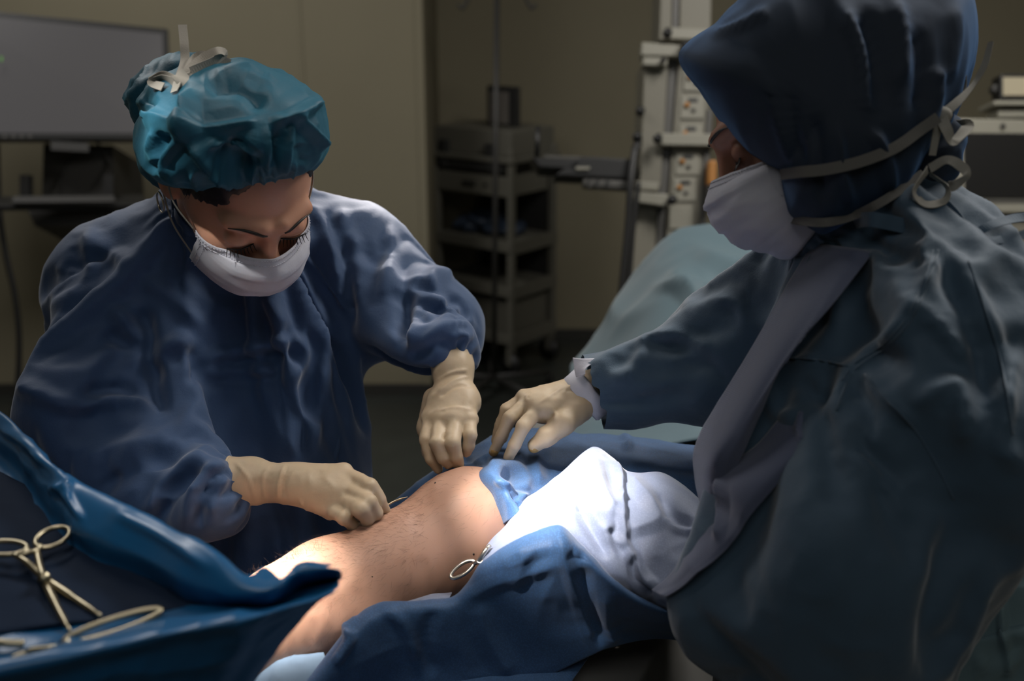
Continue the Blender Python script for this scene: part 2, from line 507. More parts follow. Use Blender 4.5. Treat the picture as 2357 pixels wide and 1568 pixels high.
M['drape_side_lightened'] = material('drape_cloth_side_lightened', (.17, .26, .29), .65, spec=.35, sheen=.2, bump=[('noise', 90, .3, 'Object')])  # far drape cloth lightened in colour to make up for the gown's shade
M['sheet'] = material('grey_sheet', (.16, .155, .145), .8)
M['film'] = material('tray_film', (.007, .095, .24), .38, spec=.5, coat=.15, bump=[('noise', 40, .25, 'Object')])
M['film_pad'] = material('tray_pad', (.008, .017, .038), .8, spec=.12)
M['steel'] = material('steel', (.62, .58, .50), .28, metal=1)
M['brass_steel'] = material('warm_steel', (.42, .37, .26), .35, metal=1)
M['white_enamel'] = material('white_enamel', (.25, .24, .195), .5, vary=.04)
M['cream_panel'] = material('cream_panel', (.17, .16, .125), .55)
M['black'] = material('black_plastic', (.012, .012, .012), .45)
M['dark_grey'] = material('dark_grey_plastic', (.035, .034, .032), .5)
M['rail'] = material('grey_rail', (.075, .072, .065), .45)
M['screen'] = material('idle_screen', (.02, .02, .02), .35, emit=((.042, .039, .040), 1.0))
M['screen_dark'] = material('dark_screen', (.012, .012, .012), .3)
M['screen_warm'] = material('warm_screen', (.1, .09, .07), .4, emit=((.26, .22, .14), 1.0))
M['orange'] = material('orange_mark', (.38, .16, .03), .5)
M['green'] = material('green_mark', (.1, .3, .05), .5)
M['trolley'] = material('trolley_enamel', (.125, .12, .098), .55)
M['trolley_dark'] = material('trolley_dark', (.02, .02, .019), .6)
M['paper'] = material('paper', (.16, .145, .13), .8)
M['blue_pack'] = material('blue_pack', (.03, .045, .075), .5)
M['stockinette'] = material('blue_white_wrap', (.13, .2, .29), .8, vary=.6, vscale=22)

# ------------------------------------------------------------------ the room
XC, YL, YR = -0.34, 4.15, 4.95       # the left part of the back wall stands forward of the recess
def wall(name, o, a, b, c, mat='wall'):
    return struct(MB().box(o, a, b, c).build(name, M[mat]))
wall('floor', (-3.2, -2.2, -.1), (6.4, 0, 0), (0, 7.4, 0), (0, 0, .1), 'floor')
wall('ceiling', (-3.2, -2.2, 2.9), (6.4, 0, 0), (0, 7.4, 0), (0, 0, .1), 'ceiling')
wall('wall_back_left', (-3.2, YL, 0), (XC + 3.2, 0, 0), (0, .1, 0), (0, 0, 2.9))
wall('wall_recess', (XC - .1, YL + .1, 0), (.1, 0, 0), (0, YR - YL - .1, 0), (0, 0, 2.9), 'wall_shaded')
wall('wall_back', (XC - .1, YR, 0), (3.2 - XC + .1, 0, 0), (0, .1, 0), (0, 0, 2.9))
wall('wall_left', (-3.2, -2.2, 0), (.1, 0, 0), (0, YL + 2.2, 0), (0, 0, 2.9))
wall('wall_right', (3.1, -2.2, 0), (.1, 0, 0), (0, YR + 2.2, 0), (0, 0, 2.9))
wall('wall_front', (-3.1, -2.2, 0), (6.2, 0, 0), (0, .1, 0), (0, 0, 2.9))
wall('baseboard_back_left', (-3.1, YL - .012, 0), (XC + 3.1, 0, 0), (0, .012, 0), (0, 0, .05), 'trim')
wall('baseboard_back', (XC, YR - .012, 0), (3.1 - XC, 0, 0), (0, .012, 0), (0, 0, .05), 'trim')
# joints between the wall boards: narrow proud strips
sx = PY(702, 300, YL)[0]
wall('trim_1', (sx, YL - .004, .05), (.012, 0, 0), (0, .004, 0), (0, 0, 2.85))
wall('trim_2', (XC - .03, YL - .005, .05), (.03, 0, 0), (0, .005, 0), (0, 0, 2.85))

# ------------------------------------------------------------------ big screen on its wall bracket (left)
def quad(*c): return [P(*q) for q in c]
scr = thing('wall_screen', 'large dark framed idle screen on wall behind the surgeon in teal cap', 'screen', P(190, 330, 3.6))
TL, TR, BR, BL = P(-130, 13, 3.42), P(388, 66, 3.72), P(396, 322, 3.72), P(-130, 322, 3.42)
bevel(MB().slab([TL, TR, BR, BL], .06).build('housing', M['black'], scr), .006)
nq = nrm(np.cross(TR - TL, BL - TL)); nq = -nq if nq @ FW > 0 else nq
ex, ey = nrm(TR - TL), nrm(BL - TL)
MB().slab([TL + ex * .02 + ey * .022 + nq * .003, TR - ex * .022 + ey * .022 + nq * .003, BR - ex * .022 - ey * .022 + nq * .003, BL + ex * .02 - ey * .022 + nq * .003], .004).build('display_panel', M['screen'], scr)
m = MB()
for k in range(4):
    p = P(12 + 19 * k, 319, 3.44); m.box(p + nq * .006 - ex * .006, ex * .011, -ey * .011, nq * .003)
m.build('status_icons', M['rail'], scr)
MB().box(P(0, 131, 3.46) + nq * .005, ex * .008, ey * .016, nq * .002).build('green_icon', M['green'], scr)
p = P(190, 322, 3.6)
MB().box(p - ex * .1 + ey * .01, ex * .12, ey * .03, -nq * .02).build('sensor_strip', M['dark_grey'], scr)
MB().slab(quad((100, 330, 3.74), (260, 335, 3.76), (265, 520, 3.76), (95, 520, 3.74)), YL - 3.75 if YL > 3.9 else .2).build('wall_bracket', M['dark_grey'], scr)

sh = thing('keyboard_shelf', 'black shelf with two uprights below the large wall screen', 'shelf', P(170, 480, 3.6))
bevel(MB().slab(quad((-40, 452, 3.5), (330, 447, 3.7), (340, 470, 3.62), (-60, 474, 3.42)), .02, -UP).build('shelf_board', M['black'], sh), .004)
MB().slab(quad((30, 452, 3.46), (262, 450, 3.56), (266, 464, 3.54), (28, 466, 3.44)), .012, -UP).build('keyboard', M['dark_grey'], sh)
for x in (56, 250):
    MB().slab(quad((x - 11, 402, 3.6), (x + 11, 402, 3.6), (x + 11, 452, 3.6), (x - 11, 452, 3.6)), .03).build('upright', M['black'], sh)
MB().slab(quad((60, 474, 3.6), (270, 474, 3.64), (250, 520, 3.64), (80, 520, 3.6)), YL - 3.68 if False else .35).build('wall_arm', M['dark_grey'], sh)

def cable(name, label, pts, r, mat='black', group=None):
    c = spline([P(*q) for q in pts], 10 * len(pts))
    return tag(MB().tube(c, r, 8).build(name, M[mat], None, True), label, 'cable', group)
cable('power_cable', 'thick black cable hanging down the wall at the left edge', [(-8, 330, 3.62), (-2, 480, 3.64), (12, 580, 3.66), (34, 680, 3.68), (44, 780, 3.7), (40, 900, 3.72), (30, 960, 3.74)], .011)
cable('screen_cable', 'thin dark cable looping from the large screen down to the shelf', [(186, 325, 3.72), (165, 360, 3.74), (140, 400, 3.74), (128, 455, 3.66)], .004)
cable('screen_cable', 'short dark cable from the large screen beside the right shelf upright', [(222, 325, 3.72), (240, 350, 3.74), (250, 380, 3.74), (246, 410, 3.66)], .004)

# ------------------------------------------------------------------ trolley in the recess
N0 = np.array([0.0, 4.36, 0.0]); ea = nrm([-.35, .27, 0]); eb = nrm([.27, .35, 0]); LA, LB = .45, .33; ez = np.array([0, 0, 1.0])
tr = thing('equipment_trolley', 'tall grey shelved equipment trolley standing in the wall recess', 'trolley', N0 + ea * LA / 2 + eb * LB / 2)
def tbox(name, a0, a1, b0, b1, z0, z1, mat, parent=tr, bv=.004):
    o = MB().box(N0 + ea * a0 + eb * b0 + ez * z0, ea * (a1 - a0), eb * (b1 - b0), ez * (z1 - z0)).build(name, M[mat], parent)
    return bevel(o, bv) if bv else o
for (a, b) in ((0, 0), (LA - .03, 0), (0, LB - .03), (LA - .03, LB - .03)):
    tbox('post', a, a + .03, b, b + .03, .12, 1.0, 'trolley')
tbox('top_tray', -.01, LA + .01, -.01, LB + .01, .945, .965, 'trolley')
tbox('top_box', .02, LA, .02, LB, .965, 1.075, 'trolley')
tbox('equipment_slot', .05, LA - .02, .0, LB - .05, .90, .945, 'trolley_dark')
for a in (.1, .36):
    tbox('bracket', a, a + .045, -.005, .03, .90, 1.02, 'trolley_dark')
dw = tbox('drawer', .03, LA - .005, .004, LB - .03, .80, .885, 'trolley')
tbox('drawer_handle', .20, .27, -.006, .004, .835, .855, 'trolley_dark', dw)
tbox('drawer_lock', .135, .155, -.002, .004, .838, .852, 'trolley_dark', dw)
for z in (.585, .385, .17):
    sf = tbox('shelf', 0, LA, 0, LB, z, z + .02, 'trolley')
    tbox('shelf_rim', 0, LA, -.006, 0, z - .02, z + .025, 'trolley', sf); tbox('shelf_rim', -.006, 0, 0, LB, z - .03, z + .03, 'trolley', sf)
tbox('lower_box', .03, LA - .03, .03, LB - .03, .19, .33, 'trolley')
tbox('back_panel', .02, LA - .02, LB - .025, LB - .015, .2, .9, 'trolley_dark')
for (a, b) in ((.02, .02), (LA - .02, .02), (.02, LB - .02), (LA - .02, LB - .02)):
    c = N0 + ea * a + eb * b + ez * .055
    w = MB().tube([c - eb * .014, c + eb * .014], .05, 16).build('caster', M['black'], tr, True)
    MB().box(c - ea * .012 - eb * .02 + ez * .0, ea * .024, eb * .04, ez * .075).build('caster_fork', M['trolley'], w)
# things on the trolley
fb = thing('framed_card', 'small dark framed card propped on top of the grey trolley', 'frame', N0 + ea * .2 + eb * .2 + ez * 1.075)
o = N0 + ea * .10 + eb * .17 + ez * 1.075
bevel(MB().box(o, ea * .17, eb * .02, ez * .17).build('frame', M['trolley_dark'], fb), .004)
MB().box(o + ea * .05 - eb * .004 + ez * .012, ea * .1, eb * .004, ez * .135).build('card', M['paper'], fb)
for k, (a, b, z, s, w) in enumerate(((.33, .15, .605, (.085, .10, .035), 0), (.17, .16, .605, (.09, .10, .028), .3), (.27, .15, .64, (.08, .085, .03), .7))):
    F_ = Field.around([N0 + ea * a + eb * b + ez * z, N0 + ea * a + eb * b + ez * (z + .06)], .12, .008)
    F_.ell(N0 + ea * a + eb * b + ez * (z + s[2] * .9), [ea, eb, ez], s, .01)
    V, F = F_.mesh(1); V = V + vert_normals(V, F) * (.011 * ridged(V, .05, 20 + k))[:, None]
    V[:, 2] = np.maximum(V[:, 2], .606)
    tag(link_mesh('wrapped_pack', V, F, M['blue_pack']), ('crumpled blue wrapped pack on trolley shelf, at the left', 'crumpled blue wrapped pack on trolley shelf, at the right', 'crumpled blue wrapped pack lying on top of two others on the trolley')[k], 'pack', 'blue packs on the trolley shelf')

# infusion stand in front of the trolley
iv = thing('infusion_stand', 'thin metal infusion pole with two hooks in front of the trolley', 'stand', (PZ(1137, 905, 0)))
b0 = PZ(1137, 905, 0); t0 = P(1150, -5, np.dot(b0 - CAM, FW) + .02); t0 = np.array([b0[0] + .02, b0[1], t0[2]])
MB().tube([b0 + [0, 0, .06], t0], .011, 10).build('pole', M['dark_grey'], iv, True)
for s in (-1, 1):
    c = spline([t0, t0 + [s * .04, 0, .022], t0 + [s * .09, 0, .015], t0 + [s * .115, 0, -.02], t0 + [s * .13, 0, -.045], t0 + [s * .15, 0, -.03]], 24)
    MB().tube(c, .006, 8).build('hook', M['dark_grey'], iv, True)
for k in range(5):
    a = 2 * math.pi * k / 5 + .4; e = b0 + [.26 * math.cos(a), .26 * math.sin(a), .06]
    g = MB().tube([b0 + [0, 0, .075], e], .012, 8).build('foot', M['dark_grey'], iv, True)
    MB().ball(e - [0, 0, .03], (.016, .016, .03)).build('caster', M['black'], g, True)

# ------------------------------------------------------------------ supply pendant column
pd = thing('supply_pendant', 'cream medical supply column with outlet panels and black clamp knobs', 'pendant', P(1555, 560, 3.2))
D = 3.15
def pslab(name, q, t, mat, parent=pd, bv=.004, d=D):
    o = MB().slab([P(x, y, d + dd) for x, y, dd in q], t).build(name, M[mat], parent)
    return bevel(o, bv) if bv else o
pslab('upper_column', [(1523, -90, .0), (1549, -90, 0), (1546, 92, 0), (1517, 92, 0)], .2, 'cream_panel')
pslab('upper_rail', [(1549, -90, .012), (1567, -90, .012), (1563, 80, .012), (1546, 80, .012)], .16, 'rail')
pslab('upper_face', [(1567, -90, 0), (1640, -90, 0), (1636, 92, 0), (1563, 92, 0)], .2, 'cream_panel')
pslab('left_column', [(1484, 130, 0), (1540, 130, 0), (1521, 430, 0), (1472, 430, 0)], .2, 'cream_panel')
pslab('rail', [(1540, 126, .012), (1562, 126, .012), (1535, 470, .012), (1512, 470, .012)], .16, 'rail')
pslab('outlet_column', [(1562, 130, 0), (1640, 130, 0), (1612, 560, 0), (1532, 560, 0)], .2, 'cream_panel')
pslab('rail', [(1628, 250, -.008), (1643, 250, -.008), (1622, 560, -.008), (1606, 560, -.008)], .1, 'rail')
pslab('lower_column', [(1465, 470, .01), (1512, 470, .01), (1505, 720, .01), (1446, 720, .01)], .2, 'cream_panel')
pslab('lower_rail', [(1512, 470, .02), (1533, 470, .02), (1524, 720, .02), (1503, 720, .02)], .16, 'rail')
for q in ([(1477, 96, -.04), (1600, 106, -.04), (1598, 130, -.04), (1476, 128, -.04)], [(1543, 62, -.03), (1640, 66, -.03), (1640, 92, -.03), (1541, 90, -.03)],
          [(1480, 130, -.035), (1537, 132, -.035), (1536, 152, -.035), (1480, 150, -.035)], [(1522, 306, -.04), (1648, 308, -.04), (1647, 336, -.04), (1522, 334, -.04)],
          [(1458, 440, -.05), (1540, 447, -.05), (1538, 476, -.05), (1457, 464, -.05)], [(1462, 416, -.02), (1518, 420, -.02), (1516, 440, -.02), (1460, 436, -.02)]):
    pslab('clamp_bar', q, .06, 'white_enamel')
for (x, y, s, d) in ((1535, 78, .014, -.045), (1577, 107, .014, -.055), (1513, 320, .014, -.055), (1546, 461, .015, -.065), (1473, 257, .014, -.0), (1466, 316, .014, -.02), (1525, 141, .008, -.045)):
    c = P(x, y, D + d); kn = MB().tube([c, c - FW * .022], [s * 1.0, s * .9], 18).build('knob', M['black'], pd, True)
    MB().tube([c + FW * .03, c], s * .4, 10).build('knob_shaft', M['rail'], kn, True)
for (x, y) in ((1601, 182), (1594, 246), (1590, 312), (1583, 376), (1577, 436), (1568, 500)):
    h = 27
    pl = pslab('outlet_panel', [(x - 26, y - h, -.006), (x + 28, y - h, -.006), (x + 26, y + h, -.006), (x - 28, y + h, -.006)], .01, 'white_enamel', bv=.002)
    if y < 490:
        MB().slab([P(x - 10, y - 20, D - .008), P(x + 12, y - 20, D - .008), P(x + 12, y - 11, D - .008), P(x - 10, y - 11, D - .008)], .003).build('socket_slot', M['black'], pl)
        c = P(x - 13, y - 4, D - .008); MB().tube([c, c - FW * .006], .008, 14).build('outlet_ring', M['orange'], pl, True)
        c = P(x + 2, y + 8, D - .008); MB().tube([c, c - FW * .004], .006, 14).build('outlet_button', M['rail'], pl, True)
# hanging device arm left of the column
ar = thing('support_arm', 'black articulated support arm with upright post beside the supply column', 'arm', P(1350, 390, 3.1))
D2 = 3.1
def aslab(name, q, t, mat, bv=.006): return bevel(MB().slab([P(x, y, D2) for x, y in q], t).build(name, M[mat], ar), bv)
MB().tube([P(1238, 292, D2), P(1236, 360, D2 - .0)], .008, 10).build('post', M['black'], ar, True)
aslab('tray', [(1222, 361, ), (1335, 366), (1335, 392), (1240, 386)], .16, 'black')
aslab('tray_rim', [(1252, 357), (1336, 360), (1336, 367), (1252, 364)], .17, 'rail', .002)
aslab('padded_block', [(1335, 359), (1468, 366), (1466, 413), (1275, 405)], .14, 'black')
aslab('chrome_catch', [(1325, 385), (1358, 385), (1356, 392), (1325, 392)], -.01, 'white_enamel', .001)
aslab('rail_bar', [(1342, 411), (1450, 416), (1450, 437), (1342, 430)], .05, 'rail')
for x in (1352, 1372, 1395): aslab('rail_joint', [(x, 414), (x + 8, 414), (x + 8, 433), (x, 432)], -.008, 'dark_grey', .001)
MB().tube([P(1470, 318, D2 + .03), P(1462, 350, D2 + .02), P(1456, 385, D2 + .05)], .012, 10).build('handle', M['black'], ar, True)
cable('pendant_cable', 'black cable hanging from the support arm, left of a pair', [(1462, 340, 3.08), (1452, 420, 3.06), (1446, 520, 3.06), (1436, 620, 3.06), (1428, 700, 3.06)], .011)
cable('pendant_cable', 'black cable hanging below the support arm, right of a pair', [(1470, 420, 3.1), (1458, 520, 3.1), (1452, 600, 3.1), (1444, 690, 3.1)], .008)
cable('hanging_hose', 'dark hose hanging behind the masked face of the woman in navy', [(1680, 380, 3.1), (1668, 460, 3.1), (1655, 530, 3.12), (1645, 600, 3.14)], .012)
ob = thing('outlet_bottle', 'small yellowish device clipped on the column beside the white mask', 'device', P(1640, 400, 3.05))
bevel(MB().slab([P(1632, 368, 3.08), P(1652, 368, 3.08), P(1650, 425, 3.08), P(1630, 425, 3.08)], .05).build('bottle', M['orange'], ob), .006)
MB().slab([P(1630, 425, 3.07), P(1652, 425, 3.07), P(1648, 470, 3.07), P(1628, 465, 3.07)], .05).build('valve', M['black'], ob)

# ------------------------------------------------------------------ monitor stack at the right
mo = thing('anaesthesia_monitor', 'white framed dark monitor at the right behind the woman in navy', 'monitor', P(2290, 620, 3.0))
def rslab(name, q, t, mat, parent=mo, d=3.0, bv=.006): return bevel(MB().slab([P(x, y, d + dd) for x, y, dd in q], t).build(name, M[mat], parent), bv) if bv else MB().slab([P(x, y, d + dd) for x, y, dd in q], t).build(name, M[mat], parent)
rslab('housing', [(2196, 271, 0), (2520, 278, 0), (2520, 492, 0), (2204, 490, 0)], .08, 'white_enamel')
rslab('dark_screen', [(2218, 306, -.004), (2500, 308, -.004), (2500, 455, -.004), (2222, 455, -.004)], .006, 'screen_dark', bv=0)
rslab('lower_strip', [(2212, 458, -.003), (2500, 458, -.003), (2500, 466, -.003), (2212, 466, -.003)], .004, 'rail', bv=0)
for x, mt in ((2229, 'green'), (2254, 'blue_pack')):
    c = P(x, 474, 2.996); MB().tube([c, c - FW * .005], .006, 12).build('button', M[mt], mo, True)
c = P(2308, 290, 2.996); MB().tube([c, c - FW * .004], .007, 12).build('camera_dot', M['dark_grey'], mo, True)
rslab('stand_column', [(2240, 492, .03), (2460, 492, .03), (2460, 900, .03), (2240, 900, .03)], .3, 'cream_panel')
rslab('side_arm', [(2206, 500, .05), (2240, 500, .05), (2240, 560, .05), (2215, 560, .05)], .06, 'dark_grey')
dv = thing('bedside_display', 'small dark framed display with warm lit screen above white monitor', 'display', P(2330, 270, 3.0))
rslab('housing', [(2303, 170, 0), (2460, 170, 0), (2460, 230, 0), (2303, 230, 0)], .06, 'black', dv)
rslab('lit_screen', [(2310, 178, -.004), (2455, 178, -.004), (2455, 219, -.004), (2310, 219, -.004)], .006, 'screen_warm', dv, bv=0)
rslab('side_knob', [(2284, 196, .02), (2303, 190, .02), (2303, 212, .02), (2286, 214, .02)], .03, 'dark_grey', dv)
rslab('base_plate', [(2288, 231, -.02), (2460, 231, -.02), (2460, 242, -.02), (2288, 242, -.02)], .1, 'white_enamel', dv, bv=.003)
rslab('neck', [(2298, 252, 0), (2460, 252, 0), (2460, 270, 0), (2298, 270, 0)], .08, 'white_enamel', dv, bv=.003)
rslab('neck_core', [(2330, 242, .01), (2460, 242, .01), (2460, 252, .01), (2330, 252, .01)], .06, 'rail', dv, bv=0)

# ------------------------------------------------------------------ people: shared builders
def head_field(f, C, s, u, w, S=1.0):
    """head in its own frame: s = left of face, u = crown, w = face forward"""
    ax = np.array([s, u, w]); L = lambda a, b, c: C + S * (a * s + b * u + c * w)
    f.ell(L(0, .024, -.012), ax, np.array((.075, .087, .093)) * S, .01)
    f.ell(L(0, -.032, .022), ax, np.array((.061, .085, .068)) * S, .03)
    f.ell(L(0, -.098, .048), ax, np.array((.03, .022, .032)) * S, .03)
    for q in (-1, 1):
        f.ell(L(.036 * q, -.036, .058), ax, np.array((.024, .024, .022)) * S, .02)
        f.caps(L(.012 * q, .022, .091), L(.044 * q, .022, .074), .008 * S, .008 * S, .014)
        f.ell(L(.031 * q, -.004, .096), ax, np.array((.017, .010, .012)) * S, .012, 's')
        f.ell(L(.031 * q, -.004, .077), ax, np.array((.0155, .012, .0125)) * S, .004)
        f.ell(L(.077 * q, -.008, -.012), np.array([nrm(s + .35 * q * w), u, nrm(w - .35 * q * s)]), np.array((.009, .031, .019)) * S, .006)
        f.ell(L(.086 * q, -.004, -.008), ax, np.array((.007, .018, .009)) * S, .004, 's')
    f.caps(L(0, .012, .088), L(0, -.028, .102), .007 * S, .009 * S, .012)
    f.ell(L(0, -.036, .098), ax, np.array((.017, .009, .012)) * S, .008)
    f.ell(L(0, -.068, .086), ax, np.array((.022, .011, .012)) * S, .01)

def lids(parent, C, s, u, w, S, bvh, name='eyelashes'):
    m = MB()
    for q in (-1, 1):
        for k in range(9):
            a = -1 + 2 * k / 8
            p = C + S * ((.031 * q + .0145 * a) * s + (-.011 - .0025 * (1 - a * a)) * u + .0885 * w - .003 * S * abs(a) * w)
            e = p + S * (.003 * a * s - .0065 * u + .0075 * w)
            m.tube([p, (p + e) / 2 - u * .001, e], [.0007, .0005, .0002], 4)
        arc = [C + S * ((.031 * q + .0155 * a) * s + (-.0108 - .0026 * (1 - a * a)) * u + (.0892 - .003 * abs(a)) * w) for a in np.linspace(-1, 1, 9)]
        m.tube(arc, .0009, 5)
    o = m.build(name, M['hair'], parent, True); o['kind'] = 'stuff'; return o

def brows(parent, C, s, u, w, S, bvh):
    for q in (-1, 1):
        pts = []
        for a in np.linspace(0, 1, 9):
            o = C + S * ((.010 + .038 * a) * q * s + (.020 + .007 * math.sin(a * 2.2) - .004 * a) * u + .2 * w)
            loc, n, i, d = bvh.ray_cast(Vector(o), Vector(-w))
            if loc is not None: pts.append(np.array(loc) + w * .0006)
        if len(pts) > 3:
            r = [.0007 + .0013 * math.sin(min(1, t * 1.15 + .1) * math.pi) for t in np.linspace(0, .95, len(pts))]
            o = MB().tube(pts, r, 8).build('eyebrow', M['hair'], parent, True)

def face_mask(name, parent, C, s, u, w, S, drop=0.0, pl=.0022, bv=None):
    """pleated mask from nose bridge to under the chin"""
    nu, nv = 41, 44
    bs = np.array([0, .18, .38, .6, .8, 1.0]); uu = np.array([-.014, -.03, -.051, -.077, -.095, -.106 - drop])
    ff = np.array([.109, .123, .127, .118, .101, .078]); X = np.array([.064, .068, .0715, .0715, .068, .060])
    V = []
    for j in range(nv):
        b = j / (nv - 1); U_ = np.interp(b, bs, uu); Fm = np.interp(b, bs, ff); Xb = np.interp(b, bs, X)
        pleat = pl * ((b * 4) % 1.0) if .2 < b < .85 else 0
        for i in range(nu):
            t = math.radians(-74 + 148 * i / (nu - 1)); a = math.sin(t); c = max(math.cos(t), 0)
            side = abs(a) ** 3
            uq = U_ * (1 - .28 * side) - .012 * side - (.006 * abs(a) if b < .1 else 0)
            fq = .018 + (Fm - .018) * c ** .85 - (.0 if b > .15 else .012 * math.sin(abs(t)) * c)
            V.append(C + S * (Xb * a * s + uq * u + (fq + pleat * c) * w))
    V = np.array(V)
    i, j = np.meshgrid(np.arange(nv - 1), np.arange(nu - 1), indexing='ij')
    F = np.stack([i * nu + j, (i + 1) * nu + j, (i + 1) * nu + j + 1, i * nu + j + 1], -1).reshape(-1, 4)
    N = vert_normals(V, F)
    if (N[len(N) // 2] @ w) < 0: F = F[:, ::-1]; N = -N
    V = V + N * (.0012 * ridged(V, .03, 91))[:, None]
    if bv is not None:
        for q in range(len(V)):
            loc, n, k, dist = bv.find_nearest(Vector(V[q]), .05)
            if loc is not None and (Vector(V[q]) - loc).dot(n) < .0025: V[q] = np.array(loc + n * .003)
    o = solid(link_mesh(name, V, F, M['mask'], parent), .0015)
    # stitched border: rows of tiny raised dashes
    m = MB(); G = V.reshape(nv, nu, 3)
    for row in (1, 3):
        c = spline(G[row], 120) 
        nn = vert_normals(V, F).reshape(nv, nu, 3)[row]; nn = spline(nn, 120)
        for k in range(2, 118, 2):
            m.tube([c[k] + nn[k] * .0006, c[k + 1] + nn[k + 1] * .0006], .0005, 4)
    for cidx in (1, 2, nu - 2, nu - 3):
        c = spline(G[:, cidx], 60); nn = spline(vert_normals(V, F).reshape(nv, nu, 3)[:, cidx], 60)
        for k in range(1, 58, 2): m.tube([c[k] + nn[k] * .0006, c[k + 1] + nn[k + 1] * .0006], .0005, 4)
    st = m.build('stitching', M['mask'], o)
    return o, G

def hand(name, parent, wrist, palm, fingers, thumb, arm=None, h=.0024, fl=(), extra=(), kp=.012, fs=.84):
    """gloved hand: wrist and arm stations (p, half width, half depth), palm rays, finger chains"""
    pts = [wrist[0]] + [p for ch in fingers for p, r in ch] + [p for p, r in thumb] + ([a[0] for a in arm] if arm else [])
    f = Field.around(pts, .05, h)
    if arm:
        st = arm + [wrist]
        for a, b in zip(st[:-1], st[1:]): f.ecaps(a[0], b[0], a[3], (a[1], a[2]), (b[1], b[2]), .008)
    for m_, r in palm:
        f.caps(wrist[0] + (m_ - wrist[0]) * .12, m_, r * 1.15, r, kp)
    for a, b, r in extra: f.caps(a, b, r, r, kp)
    for ch in fingers:
        for (a, ra), (b, rb) in zip(ch[:-1], ch[1:]): f.caps(a, b, ra * fs, rb * fs, .0022)
    for (a, ra), (b, rb) in zip(thumb[:-1], thumb[1:]): f.caps(a, b, ra, rb, .006)
    V, F = f.mesh(1)
    N = vert_normals(V, F)
    V = V + N * (.0006 * ridged(V, .02, 55))[:, None]
    if len(fl): V = folds(V, vert_normals(V, F), fl, .03)
    return link_mesh(name, V, F, M['glove'], parent)

def settle(V, F, pin, colliders, frames=16, shrink=-.06, gravity=.35, bend=.6, mass=.2, stiff=8, pins=.25, tension=18, dist=.004):
    """let the cloth buckle and settle over the body: a short cloth run, result kept as plain geometry"""
    o = link_mesh('cloth_work', V, F, M['gown'])
    g = o.vertex_groups.new(name='pin')
    for lv in np.unique(np.round(pin, 2)):
        if lv > 0: g.add(np.nonzero(np.round(pin, 2) == lv)[0].tolist(), float(lv), 'REPLACE')
    cm = o.modifiers.new('cloth', 'CLOTH'); cs = cm.settings
    cs.quality = 5; cs.mass = mass; cs.air_damping = 2.0
    cs.tension_stiffness = tension; cs.compression_stiffness = tension; cs.shear_stiffness = tension * .5; cs.bending_stiffness = bend
    cs.tension_damping = 5; cs.compression_damping = 5; cs.shear_damping = 5
    cs.vertex_group_mass = 'pin'; cs.pin_stiffness = pins; cs.shrink_min = shrink
    cs.effector_weights.gravity = gravity
    cc = cm.collision_settings; cc.use_collision = bool(colliders); cc.distance_min = dist; cc.use_self_collision = False; cc.collision_quality = 2
    cm.point_cache.frame_start = 1; cm.point_cache.frame_end = frames + 2
    mods = []
    for c in colliders:
        m_ = c.modifiers.new('collision', 'COLLISION'); c.collision.thickness_outer = .003; c.collision.thickness_inner = .02; mods.append((c, m_))
    for fr in range(1, frames + 1): scene.frame_set(fr)
    dg = bpy.context.evaluated_depsgraph_get(); ev = o.evaluated_get(dg); me = ev.to_mesh()
    R = np.zeros(len(V) * 3, np.float32); me.vertices.foreach_get('co', R); ev.to_mesh_clear()
    for c, m_ in mods: c.modifiers.remove(m_)
    me = o.data; bpy.data.objects.remove(o); bpy.data.meshes.remove(me)
    scene.frame_set(1)
    R = R.reshape(-1, 3).astype(float)
    return R if np.isfinite(R).all() else V

def garment(name, parent, f, mat, fl, crumple=.004, cs=.09, seed=3, cut=(), smooth=2, stretch=(1, 1, 1), hem=None, cloth=None):
    V, F = f.mesh(smooth)
    N = vert_normals(V, F); V = V + N * (.0035 * ridged(V, .13, seed))[:, None]
    if hem is not None: F = F[~(V[:, 2] < hem)[F].any(1)]
    for (p, n) in cut:          # open the garment beyond a plane
        bad = ((V - np.asarray(p)) @ np.asarray(n) > 0) & (np.linalg.norm(V - np.asarray(p), axis=1) < .16)
        F = F[~bad[F].any(1)]
    used = np.unique(F); mp = np.full(len(V), -1); mp[used] = np.arange(len(used)); V = V[used]; F = mp[F]
    if cloth:
        pin = np.full(len(V), cloth.get('soft', .02))
        for c, r, w_ in cloth.get('pins', ()):
            pin = np.maximum(pin, w_ * np.clip(1.6 - np.linalg.norm(V - c, axis=1) / r, 0, 1))
        V = settle(V, F, pin, cloth['on'], cloth.get('frames', 14), cloth.get('shrink', -.05), cloth.get('gravity', .35), cloth.get('bend', 3))
    N = laplace(vert_normals(V, F), F, 3, .6); N /= np.linalg.norm(N, axis=1, keepdims=True)
    V = V + N * (crumple * ridged(V, cs, seed, stretch))[:, None]
    N = laplace(vert_normals(V, F), F, 3, .6); N /= np.linalg.norm(N, axis=1, keepdims=True)
    V = folds(V, N, fl)
    if cloth:                   # keep the cloth outside the body
        bv = bvh_of(*[np.array([v.co for v in parent.data.vertices]), [tuple(p.vertices) for p in parent.data.polygons]])
        for i in range(len(V)):
            loc, n, k, dist = bv.find_nearest(Vector(V[i]), .06)
            if loc is not None:
                sd = (Vector(V[i]) - loc).dot(n)
                if sd < .004: V[i] = np.array(loc + n * .005)
    o = link_mesh(name, V, F, M[mat], parent)
    sb = o.modifiers.new('smooth', 'SUBSURF'); sb.levels = 1; sb.render_levels = 1
    return o, V, F

